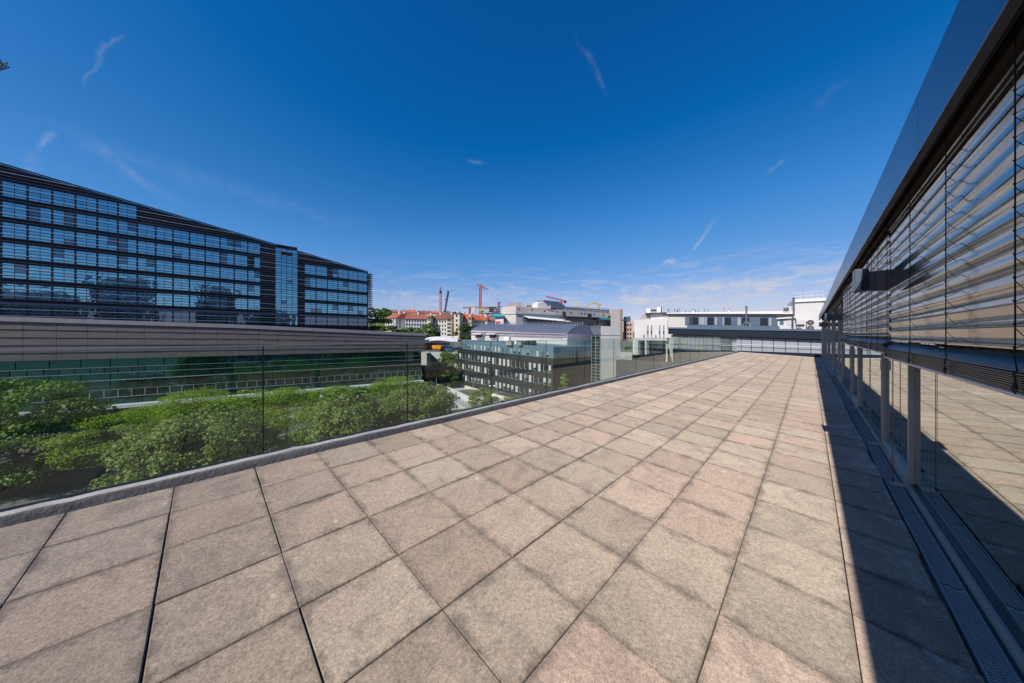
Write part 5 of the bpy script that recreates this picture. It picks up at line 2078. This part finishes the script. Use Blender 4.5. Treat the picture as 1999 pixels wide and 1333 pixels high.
# construction site
cs = thing('construction_frame', 'unfinished concrete building frame with scaffolding under the cranes', 'construction site', (*atD(955, 300)[:2], 3))
a_, c_ = atD(926, 300)[:2], atD(984, 300)[:2]
F_ = Fac(a_, c_)
b = MB()
for k, (x0_, x1_, y_) in enumerate([(926, 984, 622), (930, 984, 617), (934, 978, 612), (938, 976, 607), (942, 974, 602.5), (950, 968, 599)]):
    rect(F_, x0_, x1_, y_ - 1, y_, -14, 0, b)
    if k < 5:
        x = x0_ + 1
        while x < x1_:
            rect(F_, x, x + .8, y_ - 5, y_ - 1, -1, -.1, b)
            x += 5.2
b.build('frame', 'concrete', cs)
b = MB()
for (x0_, x1_, ya, yb, m_) in [(945, 955, 603.6, 611, 'white_plaster'), (955.5, 963, 600.5, 606, 'frame_dark'), (933, 940, 613, 616, 'cream_plaster'), (960, 975, 608, 616, 'window_blue'), (920, 927, 600, 615, 'white_plaster'), (944, 950, 613, 621, 'yellow_paint'), (966, 972, 612, 621, 'cream_plaster')]:
    b.use(m_)
    rect(F_, x0_, x1_, ya, yb, .01, .6, b)
b.build('cladding', None, cs)
b = MB()
for k in range(15):
    x = 928 + k * 3.7
    rect(F_, x, x + .4, 604 + 3 * math.sin(k * 2.1), 621, .7, 1.0, b)
b.build('scaffold', 'frame_dark', cs)


# ------------------------------------------------------------------ cranes
def lattice(b, p0, p1, w_, n, th):
    p0 = Vector(p0); p1 = Vector(p1)
    d = (p1 - p0).normalized()
    u = Vector((0, 0, 1)) if abs(d.z) < .9 else Vector((RV[0], RV[1], 0))
    r = d.cross(u).normalized() * w_ / 2
    q = r.cross(d).normalized() * w_ / 2
    cs_ = [r + q, r - q, -r - q, -r + q]
    for c in cs_:
        b.beam(p0 + c, p1 + c, th)
    for i in range(n):
        a, e_ = p0.lerp(p1, i / n), p0.lerp(p1, (i + 1) / n)
        for k in range(4):
            b.beam(a + cs_[k], e_ + cs_[(k + 1) % 4], th * .7)
            b.beam(a + cs_[k], a + cs_[(k + 1) % 4], th * .7)


def pz(px, y, D):
    return tuple(atD(px, D, y))


c1 = thing('tower_crane', 'thin brownish tower crane mast with no jib visible, left of the others', 'crane', pz(860, 612, 400))
b = MB()
lattice(b, pz(860, 612, 400), pz(860, 572, 400), 1.9, 16, .42)
b.build('mast', 'crane_brown', c1)
b = MB()
lattice(b, pz(860, 568, 400), pz(860, 560, 400), 1.3, 4, .3)
b.build('mast_head', 'crane_pink', c1)
b = MB()
p = pz(860, 570, 400)
b.box(p[0] - 1.3, p[0] + 1.3, p[1] - 1.3, p[1] + 1.3, p[2] - 1.6, p[2] + 1.4)
b.build('cab', 'frame_dark', c1)
c2 = thing('mobile_crane', 'dark leaning luffing crane boom right of the brown mast', 'crane', pz(868, 612, 390))
b = MB()
lattice(b, pz(868, 612, 390), pz(875.4, 568, 390), 1.5, 14, .4)
b.build('boom', 'navy', c2)
b = MB()
b.beam(pz(870, 586, 390), pz(871, 583, 390), 2.5)
b.build('hook_block', 'navy_light', c2)
c3 = thing('tower_crane', 'tall pinkish red tower crane with short jib against the sky', 'crane', pz(937.5, 612, 380))
b = MB()
lattice(b, pz(937.5, 601, 380), pz(937.8, 560, 380), 2.3, 15, .55)
b.build('mast', 'crane_pink', c3)
b = MB()
lattice(b, pz(937.5, 622, 380), pz(937.5, 609.5, 380), 2.3, 5, .6)
b.build('mast_foot', 'red_paint', c3)
b = MB()
lattice(b, pz(937.5, 609.4, 380), pz(937.5, 601.1, 380), 2.3, 4, .7)
b.build('mast_section', 'yellow_paint', c3)
b = MB()
lattice(b, pz(931.5, 554.8, 380), pz(952, 564.5, 380), 1.5, 10, .5)
b.beam(pz(931.5, 555, 380), pz(937, 557, 380), 2.0)
b.beam(pz(937.7, 561, 380), pz(938.2, 555.5, 380), 1.8)
b.build('jib', 'crane_pink', c3)
c4 = thing('tower_crane', 'low purple tower crane with a long horizontal jib over the construction site', 'crane', pz(917, 616, 350))
b = MB()
lattice(b, pz(917, 616, 350), pz(917, 601, 350), 1.8, 6, .5)
b.build('mast', 'crane_purple', c4)
b = MB()
lattice(b, pz(904, 600.3, 350), pz(986, 599.6, 350), 1.2, 26, .35)
b.beam(pz(904, 601, 350), pz(908, 601, 350), 1.3)
b.build('jib', 'crane_pink', c4)
b = MB()
lattice(b, pz(920.3, 599, 350), pz(920.3, 598.2, 350), 3.0, 1, .5)
b.beam(pz(918, 598.6, 350), pz(925, 598.6, 350), .5)
b.build('jib_head', 'yellow_paint', c4)
c5 = thing('tower_crane', 'short purple crane mast just left of the beige building', 'crane', pz(973.5, 606, 340))
b = MB()
lattice(b, pz(973.5, 608, 340), pz(973.5, 593, 340), 1.5, 6, .5)
b.build('mast', 'crane_purple', c5)
b = MB()
b.beam(pz(973.5, 593, 340), pz(974, 589.4, 340), 2.0)
b.beam(pz(972, 592.5, 340), pz(976, 592.5, 340), .8)
b.build('mast_head', 'crane_purple', c5)
c6 = thing('tower_crane', 'red crane jib with a dark counterweight above the vaulted dormer', 'crane', pz(1095, 600, 330))
b = MB()
lattice(b, pz(1066, 578.5, 330), pz(1104, 587.5, 330), 1.2, 16, .42)
b.build('jib', 'crane_pink', c6)
b = MB()
p = pz(1103, 589, 330)
b.box(p[0] - 1.2, p[0] + 1.2, p[1] - 1, p[1] + 1, p[2] - 1.4, p[2] + 1)
b.build('counterweight', 'black', c6)
b = MB()
lattice(b, pz(1096, 600, 330), pz(1096, 586, 330), 1.5, 5, .45)
b.build('mast', 'red_paint', c6)
c7 = thing('tower_crane', 'yellow crane with folded jib above the beige building', 'crane', pz(1168, 602, 330))
b = MB()
lattice(b, pz(1143, 598, 330), pz(1160, 591, 330), 1.0, 8, .3)
lattice(b, pz(1160, 591, 330), pz(1174, 595.5, 330), 1.0, 7, .3)
b.beam(pz(1153, 588.8, 330), pz(1162, 592, 330), .8)
b.build('jib', 'yellow_paint', c7)
b = MB()
lattice(b, pz(1168.5, 606, 330), pz(1168.5, 594.5, 330), 1.4, 5, .45)
b.build('mast', 'yellow_paint', c7)
c8 = thing('tower_crane', 'black lattice crane tip high up at the left picture edge', 'crane', (*atD(-245, 70)[:2], GROUND))
b = MB()
lattice(b, pz(-245, 211, 70), pz(8, 122, 70), 1.15, 26, .16)
b.build('jib', 'black', c8)
b = MB()
p = pz(-245, 211, 70)
lattice(b, (p[0], p[1], GROUND), (p[0], p[1], p[2] + 1.5), 1.6, 40, .18)
b.box(p[0] - 1.6, p[0] + 1.6, p[1] - 1.6, p[1] + 1.6, p[2] - 2.6, p[2] - .6)
b.build('mast', 'black', c8)

# ------------------------------------------------------------------ station forecourt
def bx(t_, name, px0, px1, D, ya, yb, depth, m_):
    a_, c_ = atD(px0, D)[:2], atD(px1, D)[:2]
    F_ = Fac(a_, c_)
    return block(t_, name, [a_, c_], [F_.z(px0, ya)] * 2, [F_.z(px0, yb)] * 2, depth, m_)


cano = thing('station_canopy', 'wavy white canopy roof over the station forecourt', 'canopy', (*atD(865, 120)[:2], -4))
b = MB()
n = 14
for i in range(n):
    x0_, x1_ = 829 + i * 4.6, 829 + (i + 1) * 4.6
    y0_, y1_ = 661.5 - 2.6 * math.sin(i / n * math.pi * 1.2), 661.5 - 2.6 * math.sin((i + 1) / n * math.pi * 1.2)
    A0, A1 = pz(x0_, y0_ + 5.5, 114), pz(x1_, y1_ + 5.5, 114)
    B0, B1_ = pz(x0_, y0_, 128), pz(x1_, y1_, 128)
    b.prism([A0, A1, B1_, B0], [tuple(np.array(v) + (0, 0, .45)) for v in (A0, A1, B1_, B0)])
b.build('roof', 'white_paint', cano)
b = MB()
for x in (833, 845, 858, 871, 884):
    p = pz(x, 668, 118)
    b.tube([(p[0], p[1], -4.2), (p[0], p[1], p[2] + .4)], .16, 8)
b.build('column', 'steel_light', cano)
kio = thing('station_kiosk', 'orange and blue kiosk under the white canopy', 'kiosk', (*atD(845, 119)[:2], -4))
bx(kio, 'wall', 829, 866, 119, 667, 681, 5, 'orange_paint')
bx(kio, 'blue_panel', 841, 849, 118.8, 667.5, 676, .1, 'blue_paint')
bx(kio, 'red_panel', 830.5, 836, 118.7, 672, 679, .1, 'red_paint')
bx(kio, 'glass_front', 850, 862, 118.8, 670, 674.5, .1, 'window_pale')
bx(kio, 'fascia', 828, 868, 118.2, 665.4, 667.2, 6, 'steel_light')
ski = thing('orange_container', 'orange steel skip container on the forecourt edge', 'container', (*atD(851, 108)[:2], -4))
a_, c_ = atD(843.5, 108)[:2], atD(860, 106)[:2]
F_ = Fac(a_, c_)
b = MB()
b.ext(F_, [F_.at(844.5, 681.5), F_.at(859.5, 681.5), F_.at(860.5, 675), F_.at(843.2, 674)], -2.2, 0)
b.build('body', 'orange_paint', ski)
b = MB()
for x in (846, 850, 854, 858):
    rect(F_, x, x + .5, 675.6, 681, .01, .15, b)
b.build('ribs', 'orange_paint', ski)
rect(F_, 847, 852, 676.5, 679.5, .16, .2).build('label_plate', 'yellow_paint', ski)
b = MB()
b.ext(F_, [F_.at(846, 683.6), F_.at(849, 683.6), F_.at(849, 681.52), F_.at(846, 681.52)], -1.8, -.2)
b.ext(F_, [F_.at(855, 683.6), F_.at(858, 683.6), F_.at(858, 681.52), F_.at(855, 681.52)], -1.8, -.2)
b.build('skids', 'black', ski)


def car(p, ang, m_, label, L=4.4, Wd=1.8, Hh=1.45, group=None, cat='car', name='parked_car', van=False):
    t_ = thing(name, label, cat, p, group)
    ca, sa = math.cos(ang), math.sin(ang)

    def X(x, y, z):
        return (p[0] + x * ca - y * sa, p[1] + x * sa + y * ca, p[2] + z)
    h2 = Wd / 2
    b = MB()
    low = [(-L / 2, .25), (L / 2, .25), (L / 2, .62), (L / 2 - .15, .78), (L * .22, .92), (-L / 2 + .1, .95), (-L / 2, .7)]
    b.prism([X(x, -h2, z) for x, z in low], [X(x, h2, z) for x, z in low])
    b.build('body', m_, t_, bevel=.06)
    b = MB()
    up = [(-L * .46, .951), (L * .2, .93), (L * .04, Hh), (-L * .36, Hh)] if not van else [(-L * .48, .951), (L * .36, .93), (L * .26, Hh), (-L * .48, Hh)]
    b.prism([X(x, -h2 * .86, z) for x, z in up], [X(x, h2 * .86, z) for x, z in up])
    b.build('cabin', 'window_dark', t_, bevel=.05)
    b = MB()
    rx = [(up[3][0] + .1, Hh + .002), (up[2][0] - .05, Hh + .002), (up[2][0] - .1, Hh + .04), (up[3][0] + .15, Hh + .04)]
    b.prism([X(x, -h2 * .8, z) for x, z in rx], [X(x, h2 * .8, z) for x, z in rx])
    b.build('roof', m_, t_)
    for wx in (-L * .31, L * .31):
        for s_ in (-1, 1):
            b = MB()
            n = 16
            r_ = .32
            b.prism([X(wx + r_ * math.cos(2 * math.pi * k / n), s_ * h2 * .80, r_ + r_ * math.sin(2 * math.pi * k / n)) for k in range(n)],
                    [X(wx + r_ * math.cos(2 * math.pi * k / n), s_ * h2 * 1.01, r_ + r_ * math.sin(2 * math.pi * k / n)) for k in range(n)])
            b.build('wheel', 'rubber', t_)
    return t_


car((*atD(873, 108)[:2], -4.2), .4, 'blue_paint', 'dark blue van on the forecourt right of the orange container', L=5, Hh=2.0, van=True, cat='van', name='parked_van')
hs_ = math.pi / 2 - HE
for s_, t2, m_, lab in [(-16, 31.8, 'car_silver', 'silver car parked in the near street at the left'), (-6, 69.0, 'car_white', 'white car parked along the far kerb before the podium'),
                        (9, 69.0, 'car_dark', 'black car parked along the far kerb under the trees'), (24, 69.0, 'car_silver', 'silver car parked along the far kerb near the lamp'), (33, 60.6, 'car_white', 'white car parked beside the grass verge behind the street lamp')]:
    car(st(s_, t2, GROUND + .006), hs_, m_, lab, group='cars parked along the street')
fen = thing('white_fence', 'low white fence and wall below the cream houses', 'fence', (*atD(886, 150)[:2], -2))
bx(fen, 'panel', 872, 900, 150, 656.5, 658, .3, 'white_paint')
bx(fen, 'posts_wall', 874, 898, 149.5, 659, 661.5, .3, 'white_plaster')
rm_ = thing('lift_tower', 'small dark glass lift tower beside the embankment stairs', 'tower', (*atD(837, 99)[:2], GROUND))
bx(rm_, 'shaft', 833, 841, 99, 691, 722, 3, 'window_dark')
bx(rm_, 'roof', 832.6, 841.4, 98.8, 690, 690.9, 3.4, 'dark_metal')
emb = thing('stair_wall', 'pale concrete stair wall climbing the embankment behind the lift tower', 'wall', (*atD(835, 101)[:2], GROUND))
a_, c_ = atD(820, 102)[:2], atD(862, 102)[:2]
F_ = Fac(a_, c_)
quadpx(F_, [(822, 688), (834, 686), (858, 708), (858, 716), (822, 716)], -1, 0).build('wall', 'white_plaster', emb)
quadpx(F_, [(834, 685.2), (836, 685.2), (860, 707.4), (858, 708.4)], -.1, .3).build('handrail', 'steel_light', emb)
ban = thing('footbridge', 'dark footbridge parapet with magenta and pale blue banners', 'bridge', (*atD(842, 96)[:2], GROUND))
bx(ban, 'deck', 822, 860, 96, 714.5, 728, 4, 'black')
for x0_, x1_, m_ in ((822.5, 826.4, 'magenta'), (826.6, 837, 'office_blue'), (837.3, 846.5, 'magenta'), (846.7, 850, 'navy_light'), (850.2, 858, 'magenta')):
    bx(ban, 'banner', x0_, x1_, 95.9, 715, 723.5, .08, m_)
und = thing('underpass_wall', 'dark shaded retaining wall under the footbridge', 'wall', (*atD(858, 97)[:2], GROUND))
bx(und, 'wall', 815, 894, 98, 728.5, 760, .8, 'office_dark')  # shade below the bridge is put into the wall's dark colour

# ramp with white parapet
rp = thing('ramp_parapet', 'white parapet wall beside the ramp leading down to the underpass', 'wall', (*atD(880, 80)[:2], GROUND))
pts = [gz(832, 744, GROUND), gz(856, 757, GROUND), gz(879, 767, GROUND), gz(905, 780, GROUND), gz(925, 790, GROUND), gz(975, 813, GROUND)]
b = MB()
for a_, c_ in zip(pts[:-1], pts[1:]):
    b.beam((a_[0], a_[1], GROUND + .65), (c_[0], c_[1], GROUND + .65), .5, 1.3)
b.build('wall', 'white_wall', rp)
b = MB()
q = [gz(856, 757, GROUND), gz(925, 790, GROUND), gz(985, 776, GROUND), gz(872, 742, GROUND)]
b.quad(*[(p[0], p[1], GROUND + .006) for p in q])
struct(b.build('road', 'pale_concrete'))
b = MB()
q = [gz(830, 775, GROUND), gz(925, 840, GROUND), gz(990, 812, GROUND), gz(879, 768.5, GROUND)]
b.quad(*[(p[0], p[1], GROUND + .012) for p in q])
struct(b.build('pavement', 'pale_concrete'))
yw = thing('kerb_wall', 'low ochre edged wall along the foot of the dark office', 'wall', (*gz(930, 762, GROUND)[:2], GROUND))
b = MB()
a_, c_ = gz(872, 746, GROUND), gz(1010, 786, GROUND)
b.beam((a_[0], a_[1], GROUND + .3), (c_[0], c_[1], GROUND + .3), .5, .6)
b.build('wall', 'cream_plaster', yw)
fn = thing('mesh_fence', 'thin grey mesh fence along the ramp pavement', 'fence', (*gz(895, 785, GROUND)[:2], GROUND))
b = MB()
a_, c_ = gz(862, 768, GROUND), gz(915, 800, GROUND)
for k in range(13):
    f = k / 12
    p = a_ + (c_ - a_) * f
    b.tube([(p[0], p[1], GROUND), (p[0], p[1], GROUND + 1.5)], .05, 5)
for h_ in (.3, .6, .9, 1.2, 1.5):
    b.tube([(a_[0], a_[1], GROUND + h_), (c_[0], c_[1], GROUND + h_)], .025, 4)
b.build('rails', 'zinc', fn)


# ------------------------------------------------------------------ street lamps and poles
def lamp(px, D, ytop, label, globe=None, arm=None, name='street_lamp', cat='street lamp', z0=GROUND, r_=.07):
    q = atD(px, D)
    zt2 = ztop_of(ytop, D)
    t_ = thing(name, label, cat, (q[0], q[1], z0), 'street lamps and poles' if name == 'street_lamp' else None)
    b = MB()
    b.tube([(q[0], q[1], z0), (q[0], q[1], z0 + .6), (q[0], q[1], z0 + .61), (q[0], q[1], zt2)], [r_ * 1.5, r_ * 1.5, r_, r_ * .8], 8)
    b.build('pole', 'zinc_pale', t_)
    if arm is not None:
        for dx, dz in arm:
            b = MB()
            e = np.array([RV[0], RV[1], 0]) * dx
            zz_ = zt2 + dz
            b.tube([(q[0], q[1], zz_), (q[0] + e[0], q[1] + e[1], zz_ + .05)], .03, 5)
            b.build('arm', 'zinc_pale', t_)
            b = MB()
            b.sphere((q[0] + e[0], q[1] + e[1], zz_ - .12), .28 if globe else .22, 12, .75)
            b.build('lamp_head', 'lamp_white', t_, smooth=True)
    return t_


lamp(627, 48, 757, 'street lamp with a white globe among the bright green trees', True, [(.05, -1.2)])
lamp(852, 79, 738, 'street lamp with a white head beside the ramp parapet', True, [(.5, -1.7)])
lamp(970, 70, 744, 'street lamp with two white heads in front of the dark office', True, [(-.5, -1.0), (-1.5, -1.0)])
lamp(924, 78, 738, 'slim lamp with a flat head before the left part of the dark office', False, [(-.3, 0)])
lamp(885.5, 94, 725, 'slim pole at the left corner of the dark office', False, [(-.2, 0)])
lamp(834.4, 142, 639, 'tall pale flagpole above the station canopy', None, None, 'flagpole', 'pole', -4)
lamp(868, 170, 640, 'thin pale pole in front of the brown roofed housing block', None, None, 'flagpole', 'pole', -2)
pst = lamp(890.5, 62, 764, 'thin grey pole with a small blue sign beside the ramp pavement', None, None, 'sign_post', 'sign')
F_ = facpx(885, 61.9, 900, 61.9)
b = MB()
rect(F_, 891, 894.5, 791, 796, 0, .04, b)
rect(F_, 895, 898.5, 774, 779, 0, .04, b)
b.build('sign_plate', 'navy_light', pst)
